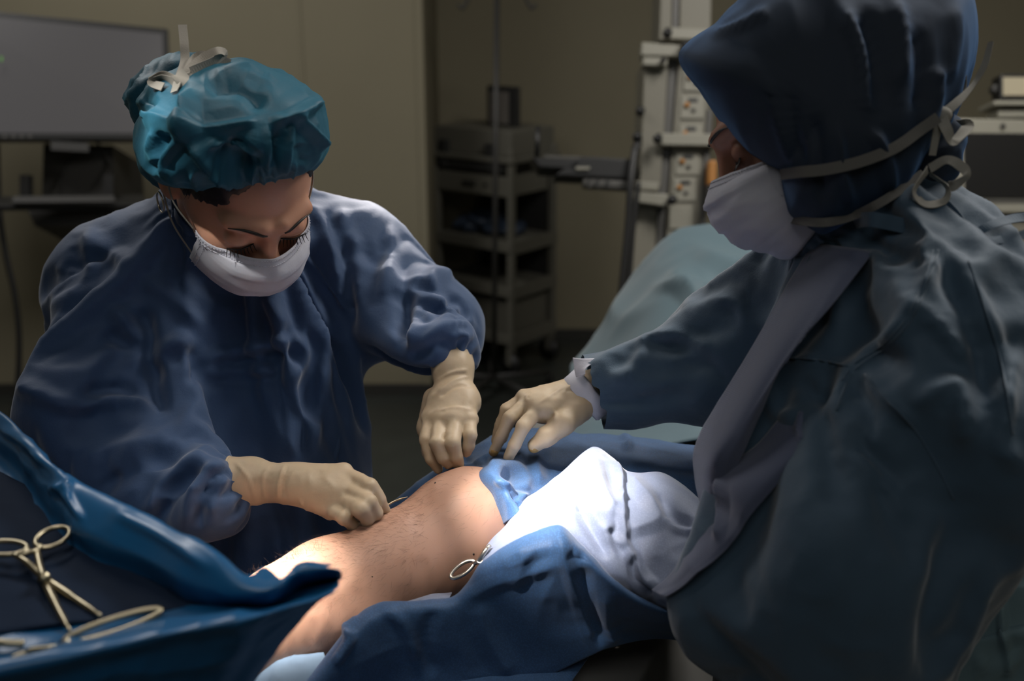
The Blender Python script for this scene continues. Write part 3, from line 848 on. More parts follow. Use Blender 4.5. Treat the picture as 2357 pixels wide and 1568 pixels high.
# ------------------------------------------------------------------ the surgeon in the teal cap
SL = 1.01
wL = cv((.43, .85, -.31)); sL = cv((.84, -.22, .50)); sL = nrm(sL - wL * (sL @ wL)); uL = np.cross(wL, sL); uL = uL if uL @ cv((0, -1, 0)) > 0 else -uL
CL = P(620, 545, 1.165) - SL * .088 * wL
def LH(a, b, c): return CL + SL * (a * sL + b * uL + c * wL)
neckL = P(505, 500, 1.42)
shRL, elRL, miRL, cuRL = P(228, 620, 1.43), P(168, 885, 1.30), P(330, 1075, 1.25), P(462, 1126, 1.22)
shLL, elLL, cuLL = P(838, 566, 1.48), P(1000, 705, 1.43), P(1024, 775, 1.345)
chL, waL, hiL = P(575, 790, 1.43), P(585, 1050, 1.42), P(590, 1230, 1.42)
footL = [np.array([hiL[0] - .09, hiL[1] + .02, .07]), np.array([hiL[0] + .09, hiL[1] + .02, .07])]

allp = [CL + .16, CL - .16, shRL, elRL, cuRL, shLL, elLL, cuLL, chL, hiL] + [np.array([p[0], p[1], 0]) for p in footL]
lo = np.min(allp, 0) - .11; hi = np.max(allp, 0) + .11; lo[2] = -.01
f = Field(axis(lo[0], hi[0], .011, (CL[0] - .12, CL[0] + .13), .003), axis(lo[1], hi[1], .011, (CL[1] - .15, CL[1] + .1), .003), axis(lo[2], hi[2], .012, (CL[2] - .14, CL[2] + .13), .003))
head_field(f, CL, sL, uL, wL, SL)
f.caps(LH(0, -.05, -.045), neckL, .052, .056, .03)
X = RT
f.caps(neckL, shRL, .05, .055, .03); f.caps(neckL, shLL, .05, .055, .03)
f.ecaps(P(540, 600, 1.45), chL + .02 * FW, X, (.12, .07), (.115, .075), .04); f.ecaps(chL + .02 * FW, waL, X, (.115, .075), (.10, .08), .04)
f.ecaps(waL, hiL, X, (.10, .08), (.14, .09), .04)
f.chain([shRL, elRL], [.04, .032], .01); f.chain([elRL, P(500, 1118, 1.222), P(600, 1110, 1.225)], [.032, .013, .010], .02)
f.chain([shLL, elLL], [.04, .034], .01); f.chain([elLL, P(1036, 800, 1.34), P(1040, 870, 1.32)], [.034, .013, .010], .02)
for q, ft in zip((-1, 1), footL):
    hp = hiL + np.array([.08 * q, 0, -.03]); kn = (hp + ft) / 2 + np.array([0, -.02, 0])
    f.chain([hp, kn, ft], [.085, .055, .038], .03); f.caps(ft, ft + np.array([.02 * q, -.13, -.03]), .035, .028, .02)
V, F = f.mesh(1)
V[:, 2] = np.maximum(V[:, 2], .002)
bodyL = link_mesh('person', V, F, M['skin'])
tag(bodyL, 'person in teal bouffant cap, white mask and blue gown leaning over the bare knee', 'person')
bvL = bvh_of(V, F)
lids(bodyL, CL, sL, uL, wL, SL, bvL); brows(bodyL, CL, sL, uL, wL, SL, bvL)
maskL, GL = face_mask('face_mask', bodyL, CL, sL, uL, wL, SL, bv=bvL)
for q, (i, earp) in ((-1, (0, LH(-.083, .012, -.014))), (1, (40, LH(.083, .012, -.014)))):
    eb_ = LH(.08 * q, -.035, -.02)
    top = GL[1][i]; bot = GL[-2][i]
    Vv, Ff = ribbon([top, top * .5 + earp * .5 + sL * q * .008, earp, earp - wL * .016 - uL * .012, eb_, bot * .5 + eb_ * .5 + sL * q * .006, bot], .004, .0012, ref=CL + sL * q)
    link_mesh('ear_loop', Vv, Ff, M['ribbon'], maskL)
# hair at the temples and under the cap
f = Field.around([CL], .17, .004)
f.ell(LH(0, .026, -.014), np.array([sL, uL, wL]), np.array((.0775, .089, .095)) * SL, .01)
f.ell(LH(.012, -.01, .085), np.array([sL, uL, wL]), np.array((.066, .095, .062)) * SL, .006, 's')
f.ell(LH(.0, -.10, -.0), np.array([sL, uL, wL]), np.array((.11, .09, .12)) * SL, .012, 's')
V, F = f.mesh(1); V += vert_normals(V, F) * (.0012 * ridged(V, .012, 14, (1, 1, 1)))[:, None]
hairL = link_mesh('hair', V, F, M['hair'], bodyL)
m = MB()
for k in range(26):
    a = rng.uniform(-.084, -.07); p = LH(a, rng.uniform(.02, .05), rng.uniform(.005, .03))
    loc, n, i, d = bvL.find_nearest(Vector(p)); p = np.array(loc)
    m.tube([p + np.array(n) * .001, p + np.array(n) * .003 - uL * .012, p + np.array(n) * .002 - uL * rng.uniform(.02, .032) - wL * .004], [.0005, .0004, .0002], 4)
m.build('hair_strands', M['hair'], hairL)['kind'] = 'stuff'
c = LH(-.083, -.052, -.014)
MB().tube([c + .012 * (math.cos(t) * nrm(wL) + math.sin(t) * uL) for t in np.linspace(0, 2 * math.pi, 28, endpoint=False)], .0011, 6, closed=True).build('earring', M['steel'], bodyL, True)

# puffed cap: a star-shaped bag around the skull
def bag(center, d, outline, front, back, n=160, nv=70, pw=3.0, wr=None):
    c = P(center[0], center[1], d); o = np.array(outline, float) - center
    ang = np.arctan2(o[:, 1], o[:, 0]); r = np.hypot(o[:, 0], o[:, 1]); k = np.argsort(ang); ang, r = ang[k], r[k]
    A = np.concatenate([ang - 2 * math.pi, ang, ang + 2 * math.pi]); R_ = np.concatenate([r, r, r])
    th = np.linspace(-math.pi, math.pi, n, endpoint=False); rad = np.interp(th, A, R_)
    sm = rad.copy()
    for _ in range(1): sm = .5 * sm + .25 * (np.roll(sm, 1) + np.roll(sm, -1))
    V = []; vd = nrm(c - CAM)
    for j in range(nv + 1):
        b = math.pi * (j / nv - .5); q = math.sin(b); rr = (1 - abs(q) ** pw) ** (1 / 2.0) if abs(q) < 1 else 0
        for i in range(n):
            dd = d + q * (back if q > 0 else front)
            V.append(P(center[0] + math.cos(th[i]) * sm[i] * rr, center[1] + math.sin(th[i]) * sm[i] * rr, dd))
    V = np.array(V)
    i, j = np.meshgrid(np.arange(nv), np.arange(n), indexing='ij'); jn = (j + 1) % n
    F = np.stack([i * n + j, i * n + jn, (i + 1) * n + jn, (i + 1) * n + j], -1).reshape(-1, 4)
    N = vert_normals(V, F)
    if ((V - c) * N).sum() < 0: F = F[:, ::-1]
    return V, F

capo = [(313, 232), (330, 215), (352, 190), (400, 165), (450, 148), (520, 140), (565, 136), (620, 158), (690, 195), (737, 228), (745, 262), (752, 340), (738, 372), (700, 402), (640, 416), (590, 430), (545, 443), (500, 438), (460, 438), (410, 437), (368, 428), (322, 385), (311, 340), (316, 290), (330, 265)]
V, F = bag((520, 300), 1.18, capo, .155, .13, n=300, nv=130, pw=2.6)
V = laplace(V, F, 1, .4)
N = vert_normals(V, F)
V = V + N * (.003 * ridged(V, .05, 33))[:, None]
N = laplace(vert_normals(V, F), F, 2, .5)
N /= np.maximum(np.linalg.norm(N, axis=1, keepdims=True), 1e-9)
capf = [(.016, 30, [(332, 262), (380, 285), (440, 298), (470, 290)]), (.017, 30, [(440, 205), (436, 260), (448, 310), (480, 370), (545, 405)]),
        (-.008, 30, [(350, 250), (335, 235), (322, 228)]), (.008, 18, [(440, 300), (400, 340), (372, 385), (420, 430)]), (-.010, 22, [(385, 300), (365, 345), (350, 400)]), (-.006, 30, [(490, 330), (530, 320), (570, 330)]), (-.010, 24, [(640, 300), (640, 360), (630, 400)]), (.010, 14, [(460, 320), (500, 380), (560, 430)]),
        (.006, 14, [(358, 300), (345, 340), (350, 380)]), (.006, 16, [(455, 303), (530, 290), (590, 280)]), (.006, 15, [(470, 330), (540, 345), (600, 370)]),
        (-.018, 46, [(510, 330), (560, 375), (585, 400)]), (.007, 14, [(583, 370), (578, 425)]), (.006, 12, [(612, 290), (620, 340), (616, 410)]), (.006, 12, [(650, 285), (655, 340), (638, 408)]),
        (.006, 12, [(670, 270), (668, 340), (655, 405)]), (.014, 20, [(745, 230), (672, 268), (620, 285)]), (.012, 18, [(672, 268), (720, 310), (752, 340)]),
        (-.012, 34, [(470, 195), (560, 200), (610, 250)]), (.006, 20, [(480, 180), (570, 155), (640, 190)]), (-.006, 30, [(690, 330), (700, 380)]),
        (.005, 8, [(600, 390), (608, 425)]), (.005, 8, [(630, 380), (632, 420)]), (.005, 8, [(680, 370), (672, 410)]), (.005, 8, [(520, 400), (530, 440)]), (.005, 8, [(440, 400), (455, 440)])]
V = folds(V, N, capf, .12)
capL = link_mesh('bouffant_cap', V, F, M['cap'], bodyL); CAPVF = (V, F)
V, F = bag((395, 225), 1.29, [(286, 217), (300, 200), (345, 155), (400, 130), (470, 135), (520, 160), (500, 300), (400, 340), (330, 300), (300, 262), (293, 235)], .05, .06, 90, 30)
V = V + vert_normals(V, F) * (.004 * ridged(V, .04, 35))[:, None]
link_mesh('cap_back_flap', V, F, M['cap'], capL)
bvc = bvh_of(*CAPVF)
def on_cap(x, y, lift):
    h = hit(bvc, x, y, lift)
    return tuple((x, y, (h - CAM) @ FW)) if h is not None else (x, y, 1.13)
for pts, w, tw in (([on_cap(400, 212, .006), on_cap(410, 185, .01), (425, 140, 1.12), (424, 100, 1.13), (420, 57, 1.14)], .0095, [60, 40, 20, 0, 0]),
                   ([on_cap(400, 190, .008), (372, 180, 1.10), (348, 190, 1.10), on_cap(375, 200, .008)], .009, [20, 50, 40, 10]),
                   ([on_cap(408, 185, .012), (375, 172, 1.10), (345, 185, 1.10)], .008, [0, 30, 40]),
                   ([on_cap(425, 172, .012), (465, 135, 1.10), (500, 117, 1.10), (517, 124, 1.11), (490, 142, 1.10), on_cap(440, 165, .012)], .010, [10, 30, 40, 50, 30, 10]),
                   ([on_cap(425, 170, .015), (450, 132, 1.12), (480, 128, 1.11), (530, 146, 1.12)], .009, [40, 30, 20, 0]),
                   ([on_cap(405, 190, .014), on_cap(418, 180, .017), on_cap(430, 170, .014)], .014, [0, 30, 0])):
    Vv, Ff = ribbon(pts, w, .0008, tw); link_mesh('tie_ribbon', Vv, Ff, M['ribbon'], capL, False)

# gown
pts = [shRL, elRL, cuRL, shLL, elLL, cuLL, chL, hiL, neckL]
lo = np.min(pts, 0) - .13; hi = np.max(pts, 0) + .13; lo[2] = .35
f = Field(axis(lo[0], hi[0], .0078), axis(lo[1], hi[1], .0078), axis(lo[2], hi[2], .016, (.80, hi[2]), .0078))
f.caps(P(500, 470, 1.40), P(520, 540, 1.42), .062, .075, .03)
f.caps(P(455, 515, 1.42), P(250, 590, 1.44), .075, .07, .04); f.caps(P(600, 510, 1.44), P(830, 545, 1.48), .075, .055, .04)
f.ecaps(P(540, 600, 1.43), chL, X, (.165, .1), (.15, .115), .05); f.ecaps(chL, waL, X, (.15, .115), (.125, .105), .05)
f.ell(P(640, 830, 1.36), np.eye(3), (.10, .07, .09), .05)
f.ecaps(waL, hiL, X, (.125, .105), (.15, .12), .05); f.ecaps(hiL, np.array([hiL[0], hiL[1] + .02, .42]), X, (.15, .12), (.16, .12), .05)
f.caps(shRL, elRL, .082, .078, .03); f.caps(elRL, miRL, .078, .062, .03); f.caps(miRL, cuRL, .062, .05, .02); f.caps(cuRL, P(545, 1110, 1.223), .046, .018, .012)
f.caps(P(275, 760, 1.34), P(300, 1000, 1.28), .05, .05, .05); f.caps(P(420, 1150, 1.22), P(480, 1165, 1.215), .042, .036, .02)
f.caps(shLL, elLL, .068, .07, .03); f.caps(P(870, 700, 1.47), P(890, 735, 1.47), .04, .035, .05); f.caps(elLL, P(1020, 765, 1.35), .07, .055, .02); f.caps(P(1020, 765, 1.35), P(1040, 838, 1.327), .05, .018, .012)
f.caps(P(985, 815, 1.37), P(1062, 800, 1.355), .028, .03, .02)
gf = [(.012, 30, [(190, 532), (240, 575), (300, 605)]), (.010, 26, [(195, 545), (210, 640), (110, 720)]), (.014, 30, [(250, 705), (300, 750), (328, 800)]), (-.014, 26, [(235, 760), (290, 790), (330, 790)]),
      (-.022, 34, [(325, 700), (340, 800), (352, 880), (372, 960)]), (.016, 28, [(40, 885), (110, 915), (170, 940)]), (.014, 22, [(170, 940), (240, 925), (310, 925), (365, 950)]), (-.014, 26, [(190, 905), (250, 895), (330, 905)]),
      (.016, 34, [(350, 840), (380, 810), (412, 790), (430, 810)]), (-.012, 20, [(440, 800), (455, 850), (440, 880)]), (-.010, 30, [(355, 870), (370, 830), (420, 820)]),
      (.013, 26, [(460, 830), (560, 810), (670, 782)]), (.010, 20, [(470, 858), (560, 848), (650, 850)]), (-.012, 26, [(480, 845), (580, 830), (660, 815)]), (-.008, 18, [(460, 880), (600, 875), (640, 880)]),
      (.012, 26, [(665, 770), (700, 810), (680, 860), (655, 880)]), (.010, 20, [(645, 870), (665, 960), (680, 1060)]), (.009, 20, [(745, 840), (735, 930), (715, 1040)]), (-.010, 24, [(700, 850), (705, 950), (690, 1060)]),
      (.016, 40, [(640, 560), (700, 660), (760, 760), (802, 800)]), (-.016, 40, [(700, 560), (750, 640), (800, 740)]), (.012, 22, [(715, 470), (755, 560), (775, 640), (790, 720)]), (-.016, 22, [(792, 520), (796, 620), (800, 780)]),
      (.012, 26, [(780, 480), (795, 540), (830, 580)]), (-.010, 30, [(820, 560), (870, 600), (900, 560)]), (.012, 24, [(905, 520), (895, 590), (880, 700)]), (-.014, 22, [(930, 590), (935, 680), (925, 790)]),
      (.012, 24, [(985, 610), (960, 640), (950, 720), (945, 800)]), (-.016, 20, [(965, 640), (935, 730), (925, 800)]), (.012, 20, [(1045, 640), (1000, 630), (980, 670)]), (.010, 22, [(985, 640), (1005, 690), (1040, 700)]),
      (.011, 22, [(930, 790), (1000, 750), (1060, 700)]), (-.011, 18, [(950, 740), (1010, 720), (1050, 690)]), (.010, 16, [(960, 800), (1020, 755), (1080, 740)]), (-.010, 14, [(960, 780), (1020, 735), (1080, 730)]), (.009, 14, [(990, 810), (1030, 770), (1090, 770)]), (-.008, 12, [(1000, 785), (1040, 765), (1085, 760)]), (-.012, 16, [(940, 830), (990, 800), (1040, 780)]),
      (.014, 26, [(335, 1195), (375, 1120), (440, 1065), (500, 1030)]), (-.014, 24, [(360, 1200), (400, 1130), (470, 1070)]), (.012, 20, [(430, 1220), (440, 1150), (470, 1090), (515, 1060)]), (-.012, 18, [(455, 1210), (465, 1150), (500, 1090)]), (.010, 16, [(480, 1215), (490, 1150), (520, 1090)]),
      (.008, 10, [(490, 1085), (522, 1075)]), (.008, 10, [(490, 1110), (522, 1108)]), (-.008, 10, [(485, 1098), (522, 1092)]), (.012, 40, [(180, 1060), (300, 1030), (400, 1010)]), (-.01, 40, [(220, 1120), (320, 1080), (420, 1050)]),
      (.008, 24, [(540, 640), (600, 680), (660, 760)]), (-.010, 30, [(400, 560), (460, 640), (560, 700)]), (.010, 26, [(330, 640), (400, 690), (470, 760)])]
gownL, gV, gF = garment('surgical_gown', bodyL, f, 'gown', gf, .0015, .06, 3, hem=.45, cloth=dict(on=[bodyL], frames=14, bend=12, shrink=-.025, gravity=.35, pins=[(P(490, 1125, 1.22), .04, 1), (P(1030, 790, 1.345), .04, 1), (P(510, 500, 1.41), .07, 1)]))
# waist ties hanging at the side
for pts in ([(768, 985, 1.36), (775, 1020, 1.355), (770, 1060, 1.35), (778, 1075, 1.35)], [(760, 1000, 1.36), (752, 1030, 1.355), (758, 1072, 1.35)]):
    Vv, Ff = ribbon(pts, .009, .001, [20, -30, 20] + [0] * (len(pts) - 3)); link_mesh('waist_tie', Vv, Ff, M['gown'], gownL)
# shoes are hidden; gloved hands
g1 = lambda x, y, d, r: (P(x, y, d), r)
arm = [(P(530, 1108, 1.225), .0285, .025, UP), (P(580, 1108, 1.225), .0265, .023, UP)]
gl1 = hand('glove', bodyL, (P(648, 1112, 1.215), .0225, .017, UP),
     [(P(790, 1090, 1.205), .0125), (P(800, 1122, 1.192), .0135), (P(788, 1150, 1.188), .0135), (P(760, 1172, 1.19), .0125)],
     [[g1(790, 1090, 1.205, .0115), g1(852, 1120, 1.178, .0105), g1(874, 1150, 1.183, .0092), g1(885, 1174, 1.195, .008)],
      [g1(800, 1122, 1.192, .0120), g1(848, 1155, 1.163, .0112), g1(864, 1182, 1.173, .0095), g1(861, 1204, 1.19, .008)],
      [g1(788, 1150, 1.188, .0120), g1(830, 1173, 1.155, .0112), g1(846, 1195, 1.167, .0095), g1(844, 1213, 1.185, .008)],
      [g1(760, 1172, 1.19, .0110), g1(792, 1192, 1.16, .0100), g1(811, 1206, 1.172, .0085), g1(813, 1218, 1.185, .0075)]],
     [g1(690, 1130, 1.235, .016), g1(770, 1165, 1.25, .012), g1(830, 1180, 1.235, .010), g1(872, 1182, 1.215, .008)],
     arm=arm, fl=[(.0022, 6, [(655, 1072), (642, 1110), (640, 1150)]), (-.002, 6, [(662, 1072), (650, 1110), (648, 1150)]), (.002, 7, [(622, 1068), (605, 1100), (610, 1150)]), (.0018, 6, [(540, 1062), (570, 1100), (590, 1155)]), (.0015, 5, [(690, 1150), (697, 1165)]), (-.002, 5, [(672, 1078), (655, 1115), (660, 1150)])],
     extra=[(P(690, 1110, 1.215), P(760, 1125, 1.205), .021)])
MB().tube([P(527, 1108, 1.225) + .0285 * math.cos(t) * UP + .0252 * math.sin(t) * FW for t in np.linspace(0, 2 * math.pi, 32, endpoint=False)], .0016, 8, closed=True).build('rolled_edge', M['glove'], gl1, True)
arm = [(P(1036, 808, 1.338), .0295, .027, RT), (P(1042, 850, 1.322), .0255, .023, RT)]
gl2 = hand('glove', bodyL, (P(1046, 898, 1.308), .0235, .018, RT),
     [(P(992, 962, 1.287), .0125), (P(1017, 966, 1.276), .0135), (P(1047, 966, 1.271), .0135), (P(1078, 966, 1.275), .0125)],
     [[g1(992, 962, 1.287, .0112), g1(981, 1012, 1.262, .0100), g1(992, 1056, 1.262, .0086), g1(1009, 1080, 1.268, .0075)],
      [g1(1017, 966, 1.276, .0118), g1(1006, 1020, 1.247, .0108), g1(1019, 1054, 1.249, .0092), g1(1032, 1068, 1.256, .0082)],
      [g1(1047, 966, 1.271, .0118), g1(1043, 1020, 1.242, .0108), g1(1050, 1052, 1.247, .0092), g1(1056, 1068, 1.255, .0082)],
      [g1(1078, 966, 1.275, .0110), g1(1083, 1002, 1.255, .0098), g1(1078, 1028, 1.258, .0084), g1(1073, 1041, 1.264, .0074)]],
     [g1(1000, 920, 1.32, .015), g1(982, 985, 1.33, .012), g1(990, 1040, 1.315, .010), g1(1006, 1070, 1.295, .008)],
     arm=arm, fl=[(.002, 7, [(1005, 905), (1045, 875), (1085, 868)]), (-.002, 6, [(1010, 915), (1050, 890), (1088, 890)]), (.0018, 6, [(1000, 880), (1040, 858), (1080, 852)]), (.0012, 5, [(1010, 945), (1050, 938), (1090, 945)])],
     extra=[(P(1022, 925, 1.30), P(1070, 925, 1.298), .02)])

# suture needle wire held between thumb and finger
tag(MB().tube(spline([P(880, 1172, 1.205), P(900, 1158, 1.21), P(920, 1149, 1.212), P(938, 1144, 1.212)], 20), [.0012] * 14 + [.001, .0009, .0008, .0007, .0005, .0003], 8).build('suture_needle', M['brass_steel'], None, True), 'thin metal needle held by gloved fingers beside the knee', 'needle')

# ------------------------------------------------------------------ the woman in the navy head cloth
SR = 1.0
wR = cv((-.885, .45, .10)); sR = cv((-.10, .02, -.995)); sR = nrm(sR - wR * (sR @ wR)); uR = np.cross(wR, sR); uR = uR if uR @ cv((0, -1, 0)) > 0 else -uR
CR = P(1684, 350, 1.065) - SR * (.088 * wR + .031 * sR)
def RH(a, b, c): return CR + SR * (a * sR + b * uR + c * wR)
neckR = P(2010, 560, 1.12)
shN, elN, foN, enN = P(2160, 690, .99), P(2265, 985, .93), P(1930, 1250, .95), P(1650, 1388, 1.0)
shF, elF, cuF = P(1860, 700, 1.25), P(1640, 835, 1.275), P(1372, 903, 1.305)
chR, waR, hiR = P(2070, 800, 1.09), P(2005, 1090, 1.08), P(1890, 1450, 1.10)
footR = [np.array([hiR[0], hiR[1] - .1, .07]), np.array([hiR[0], hiR[1] + .1, .07])]
allp = [CR + .16, CR - .16, shN, elN, foN, enN, shF, elF, cuF, chR, hiR] + [np.array([p[0], p[1], 0]) for p in footR]
lo = np.min(allp, 0) - .11; hi = np.max(allp, 0) + .11; lo[2] = -.01
f = Field(axis(lo[0], hi[0], .011, (CR[0] - .14, CR[0] + .1), .003), axis(lo[1], hi[1], .011, (CR[1] - .12, CR[1] + .12), .003), axis(lo[2], hi[2], .012, (CR[2] - .15, CR[2] + .13), .003))
head_field(f, CR, sR, uR, wR, SR)
f.caps(RH(0, -.05, -.045), neckR, .052, .056, .03)
f.caps(neckR, shN + .03 * FW, .05, .045, .03); f.caps(neckR, shF, .05, .045, .03)
f.ecaps(P(2030, 640, 1.12), chR, FW, (.12, .075), (.12, .08), .04); f.ecaps(chR, waR, FW, (.12, .08), (.105, .085), .04); f.ecaps(waR, hiR, FW, (.105, .085), (.14, .1), .04)
f.chain([shN + .02 * FW, elN + .01 * FW], [.042, .034], .01); f.chain([elN + .01 * FW, foN, enN], [.034, .03, .024], .02)
f.chain([shF, elF], [.042, .034], .01); f.chain([elF, cuF, P(1335, 908, 1.31)], [.034, .014, .010], .02)
for q, ft in zip((-1, 1), footR):
    hp = hiR + np.array([0, .08 * q, -.03]); kn = (hp + ft) / 2 + np.array([-.02, 0, 0])
    f.chain([hp, kn, ft], [.085, .055, .038], .03); f.caps(ft, ft + np.array([-.13, .02 * q, -.03]), .035, .028, .02)
V, F = f.mesh(1); V[:, 2] = np.maximum(V[:, 2], .002)
bodyR = link_mesh('person', V, F, M['skin_dark'])
tag(bodyR, 'person in navy head covering, tied mask and grey blue gown seen from the side', 'person')
bvR = bvh_of(V, F)
lids(bodyR, CR, sR, uR, wR, SR, bvR); brows(bodyR, CR, sR, uR, wR, SR, bvR)
maskR, GR = face_mask('face_mask', bodyR, CR, sR, uR, wR, SR * 1.06, .012, .0032, bvR)

hij = [(1566, 124), (1600, 90), (1650, 58), (1700, 2), (1760, -60), (1850, -110), (1950, -130), (2080, -115), (2180, -70), (2235, -10), (2246, 60), (2243, 120), (2228, 180), (2200, 255), (2178, 305), (2140, 360), (2105, 420), (2060, 470), (1990, 505), (1940, 525), (1885, 538), (1850, 520), (1815, 500), (1798, 440), (1792, 395), (1750, 368), (1708, 330), (1672, 290), (1640, 245), (1615, 205), (1585, 170), (1568, 142)]
V, F = bag((1930, 240), 1.085, hij, .135, .12, n=220, nv=70, pw=3.6)
N = laplace(vert_normals(V, F), F, 2, .5); N /= np.maximum(np.linalg.norm(N, axis=1, keepdims=True), 1e-9)
V = V + N * (.0022 * ridged(V, .09, 63, (1.4, 1.4, .45)))[:, None]
hf = [(.010, 30, [(1930, 20), (1970, 90), (1990, 160), (1995, 260)]), (-.010, 30, [(1985, 20), (2010, 120), (2015, 250)]), (.008, 24, [(2060, 0), (2080, 100), (2070, 200)]), (.010, 24, [(2155, 150), (2150, 230), (2130, 300)]),
      (-.009, 26, [(2110, 60), (2125, 160), (2115, 260)]), (.006, 18, [(1770, 180), (1790, 280), (1825, 380)]), (-.005, 20, [(1810, 180), (1830, 300), (1850, 380)]), (.006, 20, [(1930, 300), (1940, 400), (1960, 470)]),
      (-.006, 24, [(1870, 260), (1890, 360), (1900, 470)]), (.006, 22, [(2200, 10), (2200, 90), (2180, 190)]), (.005, 16, [(1640, 80), (1700, 60), (1770, 20)]), (.008, 24, [(2010, 300), (2040, 370), (2050, 440)])]
V = folds(V, N, hf, .12)
hijR = link_mesh('head_cloth', V, F, M['hijab'], bodyR); bvH = bvh_of(V, F)
# throat part of the head cloth going into the collar, and the knot tail at the nape
V, F, uv = sheet([[(1870, 500, 1.10), (1930, 490, 1.06), (2000, 470, 1.03), (2080, 420, 1.03)], [(1868, 545, 1.10), (1930, 535, 1.05), (2010, 510, 1.02), (2100, 470, 1.03)], [(1866, 590, 1.11), (1940, 580, 1.06), (2030, 560, 1.03), (2120, 520, 1.05)]], 40, 30, crumple=.003, cs=.04, seed=5)
solid(link_mesh('throat_cloth', V, F, M['hijab'], hijR), .002)
F_ = Field.around([P(2160, 350, 1.05)], .1, .004); F_.caps(P(2165, 300, 1.05), P(2150, 375, 1.05), .018, .022, .02); F_.caps(P(2180, 330, 1.06), P(2130, 405, 1.05), .014, .012, .02)
V, F = F_.mesh(1); V += vert_normals(V, F) * (.003 * ridged(V, .03, 8))[:, None]
link_mesh('nape_knot', V, F, M['hijab'], hijR)
def onH(x, y, lift=.009):
    h = hit(bvH, x, y, lift); return (x, y, (h - CAM) @ FW) if h is not None else (x, y, 1.05)
RB = 'ribbon'
def tape(name, parent, pts, w, tw=None, mat='ribbon'):
    Vv, Ff = ribbon(pts, w, .0009, tw); return link_mesh(name, Vv, Ff, M[mat], parent, False)
tape('mask_tie', maskR, [onH(1797, 402), onH(1840, 396), onH(1900, 390), onH(1980, 372), onH(2060, 340), onH(2120, 298), onH(2160, 270, .006)], .0105, None, 'ribbon_shaded')
tape('mask_tie', maskR, [onH(1808, 500), onH(1840, 508), onH(1900, 512), onH(1960, 498, .006), (2020, 470, .985), (2080, 432, 1.0), (2125, 398, 1.02)], .0085, None, 'ribbon_shaded')
kx = 1.0
for pts, w, tw in (([(2164, 266, .995), (2200, 238, 1.0), (2240, 195, 1.01), (2266, 150, 1.01), (2281, 96, 1.01)], [.008, .009, .007, .007, .006], [0, 20, 50, 30, 40]),
                   ([(2164, 266, .99), (2190, 235, 1.02), (2215, 205, 1.03), (2219, 175, 1.03)], .009, [20, 40, 50, 60]),
                   ([(2166, 268, .985), (2180, 300, .98), (2195, 325, .985), (2228, 290, 1.0), (2210, 285, 1.02)], .011, [0, 30, 50, 20, 60]),
                   ([(2164, 268, .985), (2155, 310, .985), (2146, 358, .99)], .009, [0, 40, 50]),
                   ([(2140, 388, 1.0), (2180, 368, .99), (2215, 385, .985), (2226, 405, .985), (2200, 425, .985), (2185, 430, .99)], .010, [30, 40, 20, 60, 30, 0]),
                   ([(2135, 390, 1.0), (2105, 440, .985), (2130, 470, .98), (2172, 462, .985), (2178, 430, 1.0), (2140, 400, 1.01)], .009, [60, 70, 50, 40, 70, 70]),
                   ([(2110, 460, .985), (2140, 490, .985), (2180, 520, .985), (2215, 530, .985)], .010, [20, 30, 10, 0])):
    tape('mask_tie', maskR, pts, w, tw)
F_ = Field.around([P(2164, 266, .99)], .03, .002); F_.ell(P(2165, 266, .99), np.eye(3), (.011, .008, .009), .003); V, F = F_.mesh(1); link_mesh('mask_knot', V, F, M['ribbon'], maskR)

# gown
pts = [shN, elN, foN, enN, shF, elF, cuF, chR, hiR, neckR]
lo = np.min(pts, 0) - .14; hi = np.max(pts, 0) + .14; lo[2] = .3
f = Field(axis(lo[0], hi[0], .0085), axis(lo[1], hi[1], .0085), axis(lo[2], hi[2], .018, (.80, hi[2]), .0085))
f.caps(P(2040, 545, 1.11), P(2050, 600, 1.11), .065, .09, .03)
f.caps(P(2060, 600, 1.08), shN, .075, .085, .04); f.caps(P(2020, 600, 1.14), shF, .07, .07, .04)
f.caps(P(2160, 620, 1.1), P(2260, 800, 1.08), .07, .10, .04)
f.ecaps(P(2060, 640, 1.10), chR, FW, (.15, .11), (.155, .135), .05); f.ecaps(chR, waR, FW, (.155, .135), (.155, .14), .05)
f.ecaps(waR, hiR, FW, (.155, .14), (.15, .105), .05); f.ecaps(hiR, np.array([hiR[0], hiR[1], .38]), FW, (.15, .105), (.16, .12), .05)
f.caps(P(1900, 1100, 1.02), P(1830, 1300, 1.03), .09, .10, .06)
f.caps(shN, elN, .088, .074, .04); f.caps(elN, foN, .066, .074, .03); f.caps(foN, enN, .082, .05, .03); f.caps(P(2040, 1290, .96), P(1880, 1400, .98), .07, .07, .05)
f.caps(shF, elF, .07, .066, .03); f.caps(elF, P(1440, 888, 1.30), .066, .048, .03); f.caps(P(1440, 888, 1.30), P(1340, 900, 1.305), .048, .043, .01)
f.caps(P(1660, 780, 1.28), P(1760, 720, 1.26), .055, .06, .04)
